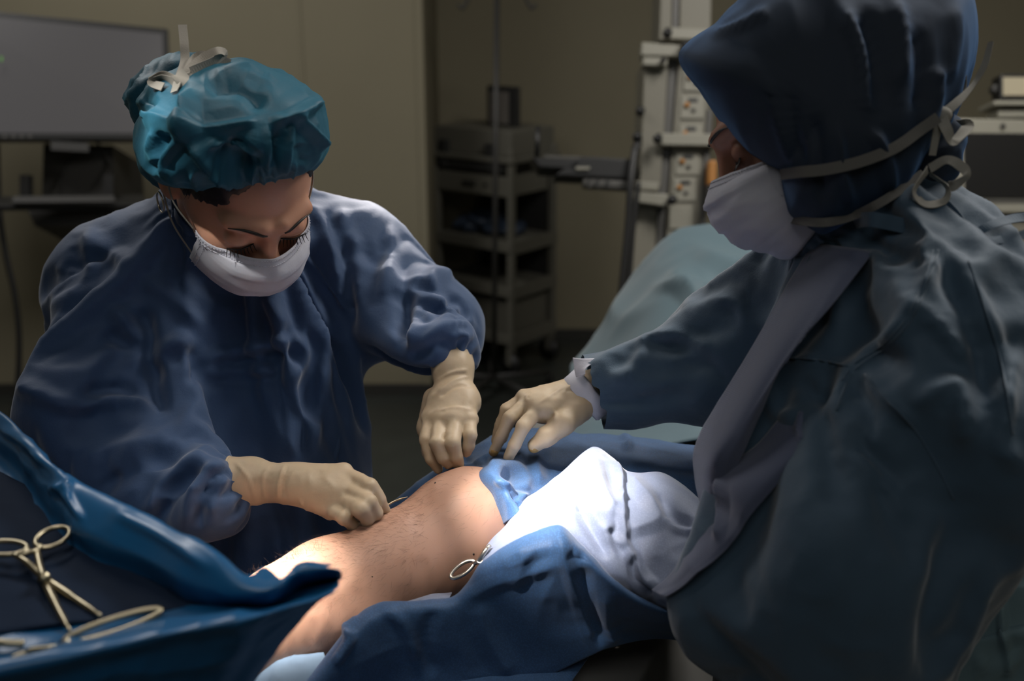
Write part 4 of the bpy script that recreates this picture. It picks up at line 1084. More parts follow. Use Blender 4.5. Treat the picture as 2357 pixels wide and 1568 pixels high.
rf = [(.012, 26, [(2165, 570), (2130, 660), (2080, 760), (2000, 820), (1960, 850)]), (.010, 16, [(1900, 660), (1800, 740), (1760, 830)]), (-.012, 30, [(1930, 690), (1860, 760), (1790, 840)]), (.012, 26, [(1920, 650), (1925, 700), (1900, 740)]),
      (.008, 14, [(1790, 830), (1880, 830), (1960, 850)]), (-.010, 20, [(1840, 870), (1880, 910), (1920, 930)]), (.010, 22, [(1760, 870), (1790, 960), (1850, 950)]), (.012, 26, [(1960, 850), (1935, 920), (1900, 970)]),
      (.010, 14, [(1990, 865), (2050, 930), (2100, 980)]), (.014, 30, [(2110, 930), (2200, 890), (2230, 1020)]), 
      (.012, 26, [(2070, 680), (2150, 740), (2230, 840)]), (.010, 24, [(2200, 600), (2290, 780), (2320, 980)]), (-.012, 26, [(2160, 620), (2240, 760), (2290, 1000)]), (.012, 30, [(2340, 800), (2300, 1000), (2357, 1080)]),
      (.010, 22, [(1960, 1040), (2050, 1140), (2090, 1200)]), (.008, 30, [(2060, 640), (2080, 720), (2050, 800)]),
      (.009, 16, [(1505, 780), (1560, 770), (1640, 800)]), (-.008, 18, [(1520, 800), (1580, 810), (1650, 830)]), (.010, 22, [(1500, 770), (1460, 850), (1400, 880)]), (.008, 20, [(1360, 840), (1480, 790), (1560, 760)]),
      (-.010, 24, [(1360, 930), (1450, 930), (1600, 900)]), (.008, 14, [(1640, 690), (1700, 700), (1720, 760)]), (-.008, 16, [(1560, 830), (1640, 850), (1680, 890)])]
gownR, rV, rF = garment('surgical_gown', bodyR, f, 'gown_right', rf, .0018, .035, 13, hem=.36, cut=[(P(1360, 905, 1.305), cv((-.957, .29, 0)))],
    cloth=dict(on=[bodyR], frames=12, bend=12, shrink=-.035, gravity=.25, pins=[(P(1350, 902, 1.305), .06, 1), (P(2050, 570, 1.1), .08, 1)]))
# seams, neck band and its bow
def tapeG(name, pts, w, tw=None, mat='gown_right'): return tape(name, gownR, pts, w, tw, mat)
bvG = bvh_of(rV, rF)
def onG(x, y, lift=.003):
    h = hit(bvG, x, y, lift); return (x, y, (h - CAM) @ FW) if h is not None else (x, y, 1.0)
tapeG('neck_band', [onH(1960, 512, .004), (2000, 505, .985), (2060, 515, .98), (2130, 532, .98), (2200, 555, .985), (2228, 548, .99)], .014, [0, 0, 0, 0, 10, 10])
def seam(pts, r=.0011):
    q = [onG(x, y, -.0002) for x, y in spline(pts, 10 * len(pts))]
    keep = [q[0]]
    for a in q[1:]:
        if abs(a[2] - keep[-1][2]) < .03: keep.append(a)
    c = np.array([P(*a) for a in keep]); c[1:-1] = (c[:-2] + c[1:-1] + c[2:]) / 3
    MB().tube(c, r, 6).build('seam', M['gown_right'], gownR, True)
seam([(2160, 575), (2140, 640), (2100, 730), (2040, 800), (1980, 840), (1950, 880), (1925, 945)])
seam([(2148, 575), (2128, 640), (2088, 728), (2030, 795), (1972, 832), (1938, 875)], .0007)
seam([(1990, 862), (2040, 920), (2080, 960), (2120, 1010), (2160, 1080), (2195, 1150)])
seam([(1795, 828), (1850, 826), (1900, 832), (1960, 845)])
seam([(2230, 600), (2270, 720), (2310, 860), (2330, 1000)])
for pts, w, tw in (([(2228, 545, .985), (2290, 515, .98), (2357, 500, .99), (2420, 505, 1.0)], [.006, .010, .010, .008], [0, 40, 30, 0]),
                   ([(2230, 550, .985), (2280, 555, .985), (2357, 540, .99), (2420, 510, 1.0)], [.006, .009, .009, .008], [0, 40, 20, 0]),
                   ([(2226, 540, .98), (2218, 565, .975), (2226, 580, .98)], [.010, .013, .008], [0, 10, 20]),
                   ([(2228, 545, .99), (2205, 500, .995), (2180, 468, 1.0)], [.007, .009, .008], [0, 30, 40])):
    tapeG('neck_tie', pts, w, tw)
V, F, uv = sheet([[(2050, 480, 1.04), (2110, 455, 1.03), (2170, 440, 1.05), (2205, 480, 1.07)], [(2060, 520, 1.03), (2120, 500, 1.01), (2180, 500, 1.02), (2220, 525, 1.05)], [(2080, 570, 1.03), (2140, 560, 1.01), (2200, 560, 1.02), (2240, 580, 1.05)]], 30, 24, crumple=.004, cs=.04, seed=19)
solid(link_mesh('under_collar', V, F, M['drape_far'], gownR), .002)
# hanging front panel showing its ribbed lining, and the turned-up front hem
V, F, uv = sheet([[(1872, 560, 1.07), (1915, 566, 1.03), (1965, 572, 1.0), (2010, 580, .99)],
                  [(1805, 670, 1.06), (1850, 690, 1.0), (1890, 700, .975), (1925, 690, .97)],
                  [(1715, 830, 1.06), (1750, 850, .985), (1785, 860, .965), (1808, 830, .965)],
                  [(1640, 955, 1.06), (1680, 970, .985), (1715, 975, .965), (1752, 950, .97)],
                  [(1600, 1035, 1.06), (1635, 1050, .985), (1670, 1055, .97), (1708, 1040, .975)],
                  [(1602, 1100, 1.06), (1625, 1115, 1.01), (1650, 1120, .99), (1680, 1100, .985)],
                  [(1618, 1178, 1.06), (1626, 1175, 1.03), (1636, 1165, 1.015), (1650, 1140, 1.0)]], 44, 90, crumple=.002, cs=.12, seed=23)
solid(link_mesh('front_panel', V, F, M['gown_lining'], gownR, uv=uv), .0015)
V, F, uv = sheet([[(1830, 930, .985), (1870, 940, .96), (1900, 958, .95), (1912, 985, .945)],
                  [(1750, 1015, .985), (1790, 1030, .955), (1825, 1045, .94), (1835, 1065, .94)],
                  [(1650, 1092, .99), (1690, 1120, .955), (1725, 1145, .94), (1745, 1165, .94)],
                  [(1660, 1170, .99), (1675, 1190, .965), (1690, 1210, .95), (1700, 1225, .945)],
                  [(1605, 1230, 1.0), (1630, 1245, .975), (1650, 1260, .96), (1668, 1268, .955)],
                  [(1545, 1320, 1.02), (1562, 1325, .99), (1580, 1330, .975), (1596, 1332, .965)],
                  [(1505, 1362, 1.03), (1512, 1366, 1.02), (1520, 1370, 1.0), (1530, 1374, .99)]], 40, 90,
                 [(.008, 16, [(1652, 1095), (1665, 1170), (1650, 1250)]), (.006, 14, [(1850, 945), (1840, 985), (1850, 1020)]), (-.006, 16, [(1870, 950), (1880, 990)])], crumple=.0025, cs=.08, seed=29)
solid(link_mesh('turned_hem', V, F, M['gown_lining'], gownR, uv=uv), .0015)

# far hand pressing the drape
arm = [(P(1425, 890, 1.307), .027, .025, cv((.64, .76, 0))), (P(1372, 901, 1.307), .0265, .024, cv((.64, .76, 0))), (P(1350, 905, 1.307), .0255, .022, cv((.64, .76, 0)))]
gr = hand('glove', bodyR, (P(1328, 908, 1.302), .0235, .017, cv((.64, .76, 0))),
     [(P(1238, 942, 1.272), .0125), (P(1218, 925, 1.283), .013), (P(1210, 918, 1.298), .0125), (P(1206, 920, 1.315), .011)],
     [[g1(1238, 942, 1.272, .0112), g1(1203, 984, 1.252, .0102), g1(1184, 1024, 1.253, .0090), g1(1170, 1054, 1.262, .0078)],
      [g1(1218, 925, 1.283, .0112), g1(1174, 962, 1.265, .0102), g1(1155, 1002, 1.268, .0090), g1(1138, 1037, 1.276, .0078)],
      [g1(1210, 918, 1.298, .0108), g1(1166, 944, 1.287, .0095), g1(1152, 980, 1.293, .0085), g1(1142, 1015, 1.30, .0075)],
      [g1(1206, 920, 1.315, .0095), g1(1176, 945, 1.312, .0085), g1(1165, 980, 1.318, .0076), g1(1158, 1010, 1.322, .0068)]],
     [g1(1335, 938, 1.285, .018), g1(1297, 975, 1.262, .0135), g1(1258, 1005, 1.258, .0112), g1(1231, 1026, 1.262, .0088)],
     arm=arm, fl=[(.0016, 5, [(1240, 930), (1275, 905), (1300, 890)]), (.0014, 5, [(1290, 910), (1310, 890), (1320, 880)]), (.0018, 5, [(1213, 925), (1212, 912), (1222, 912)]), (.0014, 5, [(1268, 945), (1280, 955), (1275, 970)]), (-.0014, 5, [(1262, 950), (1272, 962)]), (-.0012, 5, [(1300, 900), (1330, 895)])],
     extra=[(P(1300, 930, 1.29), P(1255, 940, 1.28), .019)])
for pts, r in (([(1170, 1056, 1.2605), (1168, 1058, 1.2625)], .0052), ([(1138, 1038, 1.2745), (1136, 1041, 1.277)], .0058), ([(1232, 1028, 1.2605), (1229, 1030, 1.262)], .0072)):
    F_ = Field.around([P(*q) for q in pts], .02, .0016); F_.caps(P(*pts[0]), P(*pts[1]), r, r, .002); V, F = F_.mesh(1)
    link_mesh('brown_stain', V, F, M['stain'], gr)
axc = cv((-.76, .64, .05)); c0 = P(1350, 909, 1.305)
V = []; n = 40; e1 = nrm(np.cross(axc, FW)); e2 = np.cross(axc, e1)
prof = [(-.010, .0300), (-.008, .0325), (.000, .0320), (.006, .0318), (.008, .0300), (.006, .0275), (-.006, .0275)]
for k in range(n):
    t = 2 * math.pi * k / n
    for (z, r) in prof: V.append(c0 + axc * z * 1.4 + r * 1.06 * (1 + .03 * math.sin(3 * t)) * (math.cos(t) * e1 + math.sin(t) * e2))
m_ = len(prof); F = [(k * m_ + i, k * m_ + (i + 1) % m_, ((k + 1) % n) * m_ + (i + 1) % m_, ((k + 1) % n) * m_ + i) for k in range(n) for i in range(m_)]
link_mesh('glove_cuff', V, F, M['mask'], gr)
V, F, uv = sheet([[(1318, 823, 1.285), (1345, 826, 1.275), (1385, 824, 1.27)], [(1322, 850, 1.28), (1336, 850, 1.27), (1350, 846, 1.265)], [(1326, 868, 1.28), (1336, 866, 1.268), (1346, 862, 1.262)]], 16, 16, crumple=.0006, cs=.03)
solid(link_mesh('cuff_corner', V, F, M['mask'], gownR, uv=uv), .0008)

# ------------------------------------------------------------------ operating table and the patient's leg
AX = nrm([.42, .91, 0]); PE = np.array([AX[1], -AX[0], 0]); T0 = np.array([-.02, 1.15, 0])
def TP(s, t, z): return T0 + AX * s + PE * t + np.array([0, 0, z])
tb = thing('operating_table', 'operating table hidden under blue and grey drapes beneath the leg', 'table', TP(.5, 0, 0))
bevel(MB().box(TP(-.42, -.2, .77), AX * 1.9, PE * .40, ez * .06).build('table_pad', M['black'], tb), .015)
MB().box(TP(-.40, -.18, .73), AX * 1.86, PE * .36, ez * .04).build('table_frame', M['steel'], tb)
bevel(MB().box(TP(.35, -.12, .09), AX * .4, PE * .24, ez * .64).build('column', M['white_enamel'], tb), .02)
bevel(MB().box(TP(.05, -.2, 0), AX * 1.0, PE * .4, ez * .09).build('base', M['rail'], tb), .02)

legp = [P(1340, 1180, 1.44), P(1200, 1200, 1.345), P(1078, 1215, 1.26), P(1030, 1236, 1.24), P(905, 1294, 1.195), P(745, 1362, 1.155), P(640, 1430, 1.12), P(520, 1520, 1.08), P(400, 1620, 1.04)]
legr = [.075, .06, .062, .058, .052, .0535, .052, .042, .034]
f = Field.around(legp + [P(340, 1560, 1.02)], .12, .0042)
for i in range(len(legp) - 1): f.caps(legp[i], legp[i + 1], legr[i], legr[i + 1], .02)
f.ell(P(1088, 1178, 1.232), np.array([RT, FW, UP]), (.052, .05, .048), .03)      # kneecap
f.caps(P(1050, 1290, 1.22), P(880, 1350, 1.175), .045, .045, .03)                # calf bulk
f.caps(P(800, 1400, 1.15), P(690, 1450, 1.12), .042, .042, .03)
f.caps(P(400, 1620, 1.04), P(350, 1550, 1.02), .034, .024, .02)                   # foot
V, F = f.mesh(2)
N = vert_normals(V, F); V = V + N * (.0012 * ridged(V, .05, 71))[:, None]
leg = link_mesh('person', V, F, M['skin_leg'])
tag(leg, 'patient lying under blue drapes with one bare knee and hairy shin exposed', 'person')
bvK = bvh_of(V, F)
m = MB(); cnt = 0
while cnt < 1500:
    x = rng.uniform(570, 1170); y = rng.uniform(1080, 1530)
    loc, n, i, dist = bvK.ray_cast(Vector(CAM), Vector(nrm(ray(x, y))))
    if loc is None: continue
    if x > 980 and rng.random() > .2: continue
    if rng.random() > np.clip(1.25 - abs((y - 1165) + (x - 880) * .5) / 170, .12, 1): continue
    p = np.array(loc); n = np.array(n); g = nrm(np.array([-.8, -.3, -.5]) + .32 * rng.normal(size=3)); g = g - n * (g @ n)
    L = rng.uniform(.005, .013); b = .25 + .4 * rng.random()
    m.tube([p, p + g * L * .5 + n * L * b * .45, p + g * L + n * L * b * .55], [.00007, .00006, .00003], 3, caps=False); cnt += 1
# longer hairs standing along the lit shin edge
for k in range(60):
    x = rng.uniform(565, 740); y = 1333 - (x - 560) * .47 + rng.uniform(0, 14)
    loc, n, i, dist = bvK.ray_cast(Vector(CAM), Vector(nrm(ray(x, y))))
    if loc is None: continue
    p = np.array(loc); n = np.array(n); g = nrm(UP * .6 - RT * rng.uniform(-.4, .9) + n * .6); L = rng.uniform(.008, .018)
    m.tube([p, p + g * L * .5, p + g * L * .8 + RT * L * rng.uniform(-.3, .3)], [.0001, .00008, .00004], 3, caps=False)
hl = m.build('leg_hair', M['leg_hair'], leg, True); hl['kind'] = 'stuff'
for x, y in ((1002, 1112), (1090, 1276), (857, 1328)):
    h = hit(bvK, x, y); 
    if h is not None: MB().ball(h, .0012 if x > 900 else .0008, 8, 5).build('mole', M['hair'], leg, True)

# ------------------------------------------------------------------ drapes
def drape(name, label, rows, nu, nv, mat, fl=(), crumple=.003, cs=.07, seed=1, th=.0012, cat='drape', group=None, **k):
    V, F, uv = sheet(rows, nu, nv, fl, crumple, cs, seed, **k)
    o = solid(link_mesh(name, V, F, M[mat], None, uv=uv), th)
    return tag(o, label, cat, group), V, F
# grey sheet over the whole table, hanging at its sides
rows = []
for s in np.linspace(-.46, 1.5, 9):
    rows.append([(TP(s, t, z),) for t, z in ((-.25, .40), (-.235, .62), (-.215, .81), (-.185, .84), (0, .842), (.185, .84), (.215, .81), (.235, .62), (.25, .40))])
drape('table_sheet', 'plain grey cloth on the operating table below the blue drapes', rows, 70, 80, 'sheet', crumple=.004, cs=.1, seed=41, cat='sheet')
# blue under-drape beyond the leg
rows = []
for s, zz in ((-.45, 0), (-.3, .003), (-.1, .004), (.1, .006), (.3, .008)):
    rows.append([(TP(s, t, z + (zz if z > .7 else 0)),) for t, z in ((-.265, .45), (-.25, .66), (-.23, .83), (-.19, .862), (-.1, .866), (.05, .866), (.16, .864))])
drape('under_drape', 'dark blue textured drape spread flat under the shin and knee', rows, 80, 80, 'drape', crumple=.003, cs=.09, seed=43)
# drape over the thigh, pressed by the gloved fingers
d1 = [[(830, 1250, 1.46), (960, 1200, 1.50), (1080, 1150, 1.52), (1180, 1110, 1.54), (1330, 1110, 1.58), (1480, 1130, 1.58), (1700, 1160, 1.52)],
      [(880, 1168, 1.40), (1000, 1088, 1.40), (1090, 1030, 1.41), (1180, 990, 1.43), (1330, 998, 1.44), (1440, 1006, 1.43), (1660, 1040, 1.38)],
      [(905, 1195, 1.37), (1020, 1115, 1.35), (1112, 1062, 1.30), (1200, 1042, 1.315), (1330, 1052, 1.32), (1460, 1070, 1.31), (1670, 1110, 1.27)],
      [(935, 1225, 1.34), (1050, 1150, 1.29), (1128, 1082, 1.195), (1225, 1110, 1.235), (1340, 1120, 1.27), (1480, 1140, 1.265), (1680, 1190, 1.22)],
      [(970, 1270, 1.32), (1085, 1200, 1.27), (1156, 1132, 1.175), (1240, 1160, 1.215), (1350, 1180, 1.25), (1490, 1200, 1.25), (1690, 1250, 1.19)],
      [(1010, 1320, 1.30), (1110, 1250, 1.26), (1190, 1188, 1.165), (1262, 1200, 1.20), (1370, 1230, 1.24), (1500, 1250, 1.24), (1700, 1310, 1.17)]]
f1 = [(.007, 20, [(1128, 1080), (1150, 1050), (1175, 1035)]), (.006, 20, [(1135, 1085), (1175, 1070), (1205, 1090), (1215, 1130)]), (-.006, 20, [(1150, 1090), (1185, 1105), (1195, 1150)]), (.008, 14, [(1140, 1100), (1180, 1130), (1215, 1150)]),
      (-.008, 12, [(1165, 1120), (1195, 1150), (1210, 1175)]), (.008, 14, [(1030, 1085), (1080, 1070), (1125, 1065)]), (-.008, 14, [(1060, 1060), (1100, 1070), (1125, 1058)]), (.006, 20, [(1180, 995), (1200, 1030), (1190, 1070)]),
      (.007, 14, [(1425, 1003), (1450, 1015), (1440, 1040)]), (.004, 8, [(1340, 1015), (1460, 1030), (1600, 1062)]), (.008, 26, [(1240, 1120), (1235, 1060), (1260, 1010)])]
dr1, V1, F1 = drape('thigh_drape', 'blue textured drape over the thigh pressed down by gloved fingers beside the knee', d1, 130, 90, 'drape', f1, .0025, .06, 45)
# pale drape bunched over the near side of the thigh, strongly lit
d2 = [[(1150, 1250, 1.24), (1225, 1160, 1.26), (1300, 1095, 1.28), (1370, 1052, 1.29), (1440, 1105, 1.29), (1540, 1120, 1.26), (1650, 1200, 1.20)],
      [(1121, 1262, 1.16), (1195, 1167, 1.185), (1282, 1104, 1.19), (1365, 1030, 1.20), (1442, 1088, 1.19), (1535, 1098, 1.17), (1640, 1182, 1.11)],
      [(1114, 1274, 1.14), (1200, 1195, 1.14), (1300, 1135, 1.135), (1378, 1080, 1.14), (1448, 1130, 1.13), (1540, 1140, 1.12), (1635, 1220, 1.07)],
      [(1112, 1285, 1.13), (1200, 1222, 1.115), (1300, 1180, 1.10), (1390, 1160, 1.10), (1458, 1190, 1.10), (1545, 1210, 1.09), (1630, 1270, 1.05)],
      [(1110, 1296, 1.125), (1190, 1245, 1.105), (1282, 1218, 1.09), (1392, 1240, 1.08), (1465, 1270, 1.08), (1540, 1300, 1.06), (1610, 1340, 1.03)],
      [(1112, 1310, 1.13), (1180, 1270, 1.11), (1290, 1250, 1.10), (1400, 1310, 1.075), (1470, 1350, 1.065), (1515, 1370, 1.05), (1590, 1400, 1.02)],
      [(1130, 1340, 1.15), (1190, 1300, 1.14), (1310, 1300, 1.13), (1410, 1360, 1.10), (1480, 1390, 1.09), (1520, 1405, 1.08), (1590, 1440, 1.05)]]
f2 = [(.008, 18, [(1366, 1032), (1380, 1100), (1400, 1150), (1425, 1185)]), (.008, 16, [(1410, 1048), (1425, 1110), (1430, 1180), (1440, 1260)]), (-.010, 22, [(1285, 1105), (1320, 1140), (1345, 1190), (1400, 1290)]), (.009, 18, [(1275, 1110), (1310, 1135), (1330, 1170)]),
      (.008, 20, [(1395, 1200), (1405, 1235), (1440, 1265), (1450, 1300)]), (-.008, 16, [(1400, 1215), (1420, 1255), (1445, 1275)]), (.008, 26, [(1440, 1090), (1520, 1190), (1440, 1220)]), (-.007, 24, [(1520, 1130), (1540, 1190), (1600, 1215)]),
      (.009, 20, [(1450, 1270), (1475, 1320), (1510, 1355)]), (-.009, 16, [(1455, 1285), (1465, 1340), (1500, 1370)]), (.006, 14, [(1240, 1185), (1250, 1215), (1290, 1215)]), (.004, 10, [(1415, 1135), (1430, 1150)]), (.006, 16, [(1530, 1190), (1560, 1215), (1610, 1225)])]
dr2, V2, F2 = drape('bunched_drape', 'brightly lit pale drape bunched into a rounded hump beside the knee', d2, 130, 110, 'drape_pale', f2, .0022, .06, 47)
# front drape falling towards the viewer
d3 = [[(560, 1660, 1.03), (690, 1585, 1.06), (800, 1465, 1.085), (875, 1405, 1.10), (1035, 1390, 1.125), (1110, 1312, 1.12), (1190, 1252, 1.10), (1285, 1222, 1.095), (1345, 1262, 1.09), (1425, 1345, 1.075), (1520, 1400, 1.06), (1640, 1440, 1.05)],
      [(575, 1660, 1.01), (697, 1580, 1.035), (795, 1452, 1.062), (865, 1392, 1.075), (1040, 1376, 1.10), (1112, 1296, 1.10), (1190, 1240, 1.085), (1282, 1214, 1.08), (1340, 1262, 1.075), (1420, 1340, 1.06), (1512, 1395, 1.05), (1640, 1436, 1.04)],
      [(600, 1665, 1.02), (720, 1590, 1.03), (815, 1470, 1.045), (885, 1420, 1.06), (1045, 1400, 1.085), (1120, 1330, 1.085), (1200, 1280, 1.07), (1290, 1265, 1.06), (1350, 1300, 1.06), (1425, 1365, 1.055), (1512, 1410, 1.05), (1640, 1446, 1.05)],
      [(660, 1670, 1.04), (770, 1600, 1.05), (850, 1520, 1.06), (920, 1480, 1.075), (1060, 1460, 1.095), (1140, 1400, 1.095), (1220, 1370, 1.085), (1300, 1360, 1.075), (1365, 1380, 1.08), (1430, 1410, 1.085), (1510, 1435, 1.085), (1640, 1460, 1.09)],
      [(720, 1690, 1.07), (820, 1640, 1.08), (900, 1580, 1.09), (970, 1560, 1.10), (1090, 1540, 1.115), (1170, 1500, 1.115), (1250, 1470, 1.11), (1330, 1440, 1.105), (1385, 1440, 1.11), (1440, 1450, 1.115), (1510, 1460, 1.12), (1640, 1470, 1.12)],
      [(780, 1710, 1.09), (870, 1690, 1.10), (960, 1670, 1.11), (1040, 1650, 1.115), (1130, 1620, 1.13), (1210, 1580, 1.13), (1285, 1545, 1.125), (1345, 1515, 1.12), (1392, 1495, 1.12), (1445, 1482, 1.13), (1510, 1474, 1.135), (1640, 1478, 1.135)]]
f3 = [(.006, 24, [(1285, 1216), (1305, 1300), (1340, 1400), (1370, 1500)]), (-.006, 30, [(1340, 1300), (1350, 1400), (1385, 1490)]), (.003, 26, [(1190, 1250), (1205, 1290), (1180, 1360)]), (.004, 24, [(1060, 1385), (1150, 1340), (1290, 1300)]),
      (-.004, 22, [(1305, 1275), (1330, 1290), (1350, 1280)]), (.006, 20, [(880, 1400), (930, 1440), (960, 1520)]), (-.006, 26, [(1000, 1400), (980, 1480), (1000, 1560)]), (.008, 16, [(800, 1455), (805, 1475), (770, 1530)]), (.008, 16, [(815, 1412), (800, 1450), (812, 1470)]),
      (.007, 30, [(1400, 1360), (1400, 1430), (1410, 1490)]), (.003, 26, [(1240, 1260), (1200, 1290), (1160, 1310)]), (.006, 40, [(1100, 1380), (1120, 1460), (1180, 1560)])]
dr3, V3, F3 = drape('front_drape', 'blue dotted drape falling in front of the leg towards the table edge', d3, 170, 110, 'drape', f3, .0016, .07, 49)
# far drape over the patient's raised body
d4 = [[(1330, 930, 2.5), (1420, 840, 2.6), (1520, 700, 2.7), (1590, 650, 2.72), (1700, 640, 2.72), (1900, 650, 2.7), (2080, 700, 2.6)],
      [(1318, 845, 2.25), (1395, 735, 2.32), (1498, 590, 2.38), (1562, 538, 2.38), (1680, 518, 2.38), (1870, 530, 2.36), (2060, 570, 2.3)],
      [(1315, 880, 2.12), (1400, 780, 2.12), (1510, 640, 2.14), (1585, 590, 2.14), (1690, 570, 2.14), (1870, 580, 2.12), (2050, 630, 2.06)],
      [(1300, 930, 1.98), (1410, 850, 1.96), (1525, 720, 1.98), (1600, 680, 1.98), (1700, 665, 1.98), (1860, 675, 1.96), (2040, 710, 1.9)],
      [(1285, 985, 1.80), (1410, 930, 1.78), (1530, 830, 1.82), (1610, 800, 1.82), (1710, 790, 1.82), (1850, 800, 1.8), (2030, 830, 1.75)],
      [(1270, 1040, 1.62), (1400, 1010, 1.60), (1530, 950, 1.62), (1620, 930, 1.62), (1720, 930, 1.62), (1850, 930, 1.6), (2030, 950, 1.56)],
      [(1260, 1080, 1.50), (1390, 1060, 1.49), (1530, 1030, 1.50), (1620, 1020, 1.5), (1720, 1020, 1.5), (1850, 1030, 1.48), (2030, 1040, 1.45)]]
f4 = [(.012, 16, [(1480, 655), (1600, 662), (1720, 658), (1850, 640)]), (-.012, 18, [(1620, 640), (1720, 648), (1830, 630)]), (.02, 40, [(1500, 560), (1560, 640), (1620, 700)]), (.015, 30, [(1580, 560), (1700, 610), (1860, 600)])]
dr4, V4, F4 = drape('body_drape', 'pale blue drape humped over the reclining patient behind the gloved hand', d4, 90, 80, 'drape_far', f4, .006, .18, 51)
V5 = [[(2150, 1240, 1.24), (2250, 1215, 1.22), (2357, 1200, 1.2), (2480, 1190, 1.2)], [(2170, 1400, 1.22), (2260, 1350, 1.2), (2357, 1300, 1.18), (2480, 1290, 1.18)], [(2150, 1500, 1.22), (2260, 1470, 1.2), (2357, 1440, 1.18), (2480, 1430, 1.18)], [(2120, 1640, 1.24), (2250, 1620, 1.22), (2357, 1600, 1.2), (2480, 1590, 1.2)]]
last = [(np.array([*(P(x, 1640, 1.24)[:2]), .01]),) for x in (2120, 2250, 2357, 2480)]
dr5, _, _ = drape('side_drape', 'pale blue crumpled drape hanging in the lower right corner below the elbow', V5 + [last], 60, 90, 'drape_side_lightened', [(.008, 18, [(2240, 1520), (2290, 1540), (2357, 1500)]), (.008, 16, [(2300, 1350), (2310, 1450), (2330, 1568)])], .005, .07, 53)
# lit cuff of drape seen under the calf, and the wrap on the shin
d6 = [[(865, 1400, 1.10), (930, 1384, 1.105), (1000, 1368, 1.12), (1040, 1366, 1.13)], [(880, 1398, 1.085), (940, 1390, 1.09), (1000, 1380, 1.10), (1035, 1376, 1.11)], [(890, 1420, 1.09), (950, 1412, 1.095), (1010, 1402, 1.105), (1036, 1396, 1.115)]]
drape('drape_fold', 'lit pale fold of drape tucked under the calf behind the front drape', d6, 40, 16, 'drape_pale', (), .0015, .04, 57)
d7 = [[(600, 1535, 1.075), (650, 1515, 1.07), (700, 1505, 1.072), (745, 1504, 1.08)], [(575, 1570, 1.055), (640, 1550, 1.045), (700, 1540, 1.045), (750, 1530, 1.055)], [(540, 1620, 1.04), (620, 1610, 1.03), (690, 1605, 1.03), (745, 1590, 1.04)], [(500, 1680, 1.03), (590, 1675, 1.02), (670, 1670, 1.02), (730, 1660, 1.03)]]
drape('shin_wrap', 'blue and white wrap around the lower shin at the bottom edge', d7, 40, 30, 'stockinette', (), .002, .04, 59, cat='wrap')

# ------------------------------------------------------------------ towel clamps
def ring_pts(c, a, b, n=28): return [c + a * math.cos(t) + b * math.sin(t) for t in np.linspace(0, 2 * math.pi, n, endpoint=False)]
tc = thing('towel_clamp', 'steel towel clamp with finger ring lying on the skin below the knee', 'clamp', P(1063, 1311, 1.12))
dK = 1.128
MB().tube(ring_pts(P(1064, 1311, dK), (P(1090, 1300, dK) - P(1064, 1311, dK)), (P(1072, 1293, dK + .004) - P(1064, 1311, dK)) * .95), .0021, 8, closed=True).build('finger_ring', M['steel'], tc, True)
MB().tube([P(1088, 1298, dK), P(1100, 1294, dK), P(1108, 1283, dK - .002), P(1116, 1270, dK - .004), P(1128, 1255, dK)], [.0022, .0026, .0028, .0026, .0022], 8).build('shank', M['steel'], tc, True)
MB().tube([P(1096, 1292, dK - .001), P(1106, 1298, dK - .001), P(1114, 1290, dK - .002)], [.002, .0026, .002], 8).build('ratchet', M['steel'], tc, True)
tag(MB().tube(spline([P(1189, 1150, 1.185), P(1187, 1165, 1.183), P(1183, 1178, 1.184), P(1170, 1195, 1.19)], 16), .0017, 8).build('towel_clamp', M['steel'], None, True), 'small steel clamp tip beside the knee where blue and white drapes meet', 'clamp')

# ------------------------------------------------------------------ instrument tray under blue film, lower left
zr, zf = 1.135, 1.10
def W(pts, z): return [(PZ(x, y, z),) for x, y in pts]
b_top = [(-160, 880), (0, 962), (132, 1090), (165, 1107), (300, 1178), (480, 1278), (572, 1331), (640, 1335), (685, 1301), (752, 1304)]
b_in = [(-160, 930), (0, 1008), (150, 1170), (185, 1205), (320, 1275), (470, 1345), (565, 1368), (632, 1365), (690, 1325), (784, 1317)]
fl_b = [(-160, 1000), (0, 1080), (140, 1250), (180, 1280), (310, 1335), (450, 1388), (560, 1396), (632, 1392), (700, 1345), (784, 1326)]
fl_f = [(-160, 1500), (0, 1468), (130, 1452), (200, 1438), (320, 1415), (460, 1398), (570, 1402), (640, 1398), (710, 1362), (782, 1336)]
f_top = [(-160, 1572), (0, 1533), (140, 1505), (210, 1490), (340, 1460), (480, 1435), (585, 1418), (660, 1396), (722, 1380), (772, 1358)]
back = [(PZ(x, y, zr) + np.array([.0, .02, -.16 if x < 560 else -.012]),) for x, y in b_top]
def skirt(c, dd): return [((PZ(px, py, zr - .01) - CAM) @ FW + dd, x, y) for px, py, x, y in c]
def SK(c, dd): return [(x, y, d) for d, x, y in skirt(c, dd)]
tp = [(-160, 1572), (0, 1533), (140, 1505), (210, 1490), (340, 1460), (480, 1435), (585, 1418), (660, 1396), (722, 1380), (772, 1358)]
sk1 = SK([(*t, *q) for t, q in zip(tp, [(-160, 1620), (0, 1585), (140, 1558), (210, 1542), (340, 1510), (470, 1482), (560, 1460), (625, 1435), (672, 1416), (722, 1398)])], .012)
sk2 = SK([(*t, *q) for t, q in zip(tp, [(-160, 1720), (0, 1690), (140, 1660), (210, 1640), (330, 1605), (430, 1575), (510, 1545), (565, 1515), (608, 1495), (652, 1478)])], .035)
sk3 = SK([(*t, *q) for t, q in zip(tp, [(-160, 1860), (0, 1830), (130, 1800), (200, 1780), (310, 1745), (390, 1710), (450, 1680), (495, 1650), (535, 1625), (578, 1572)])], .06)
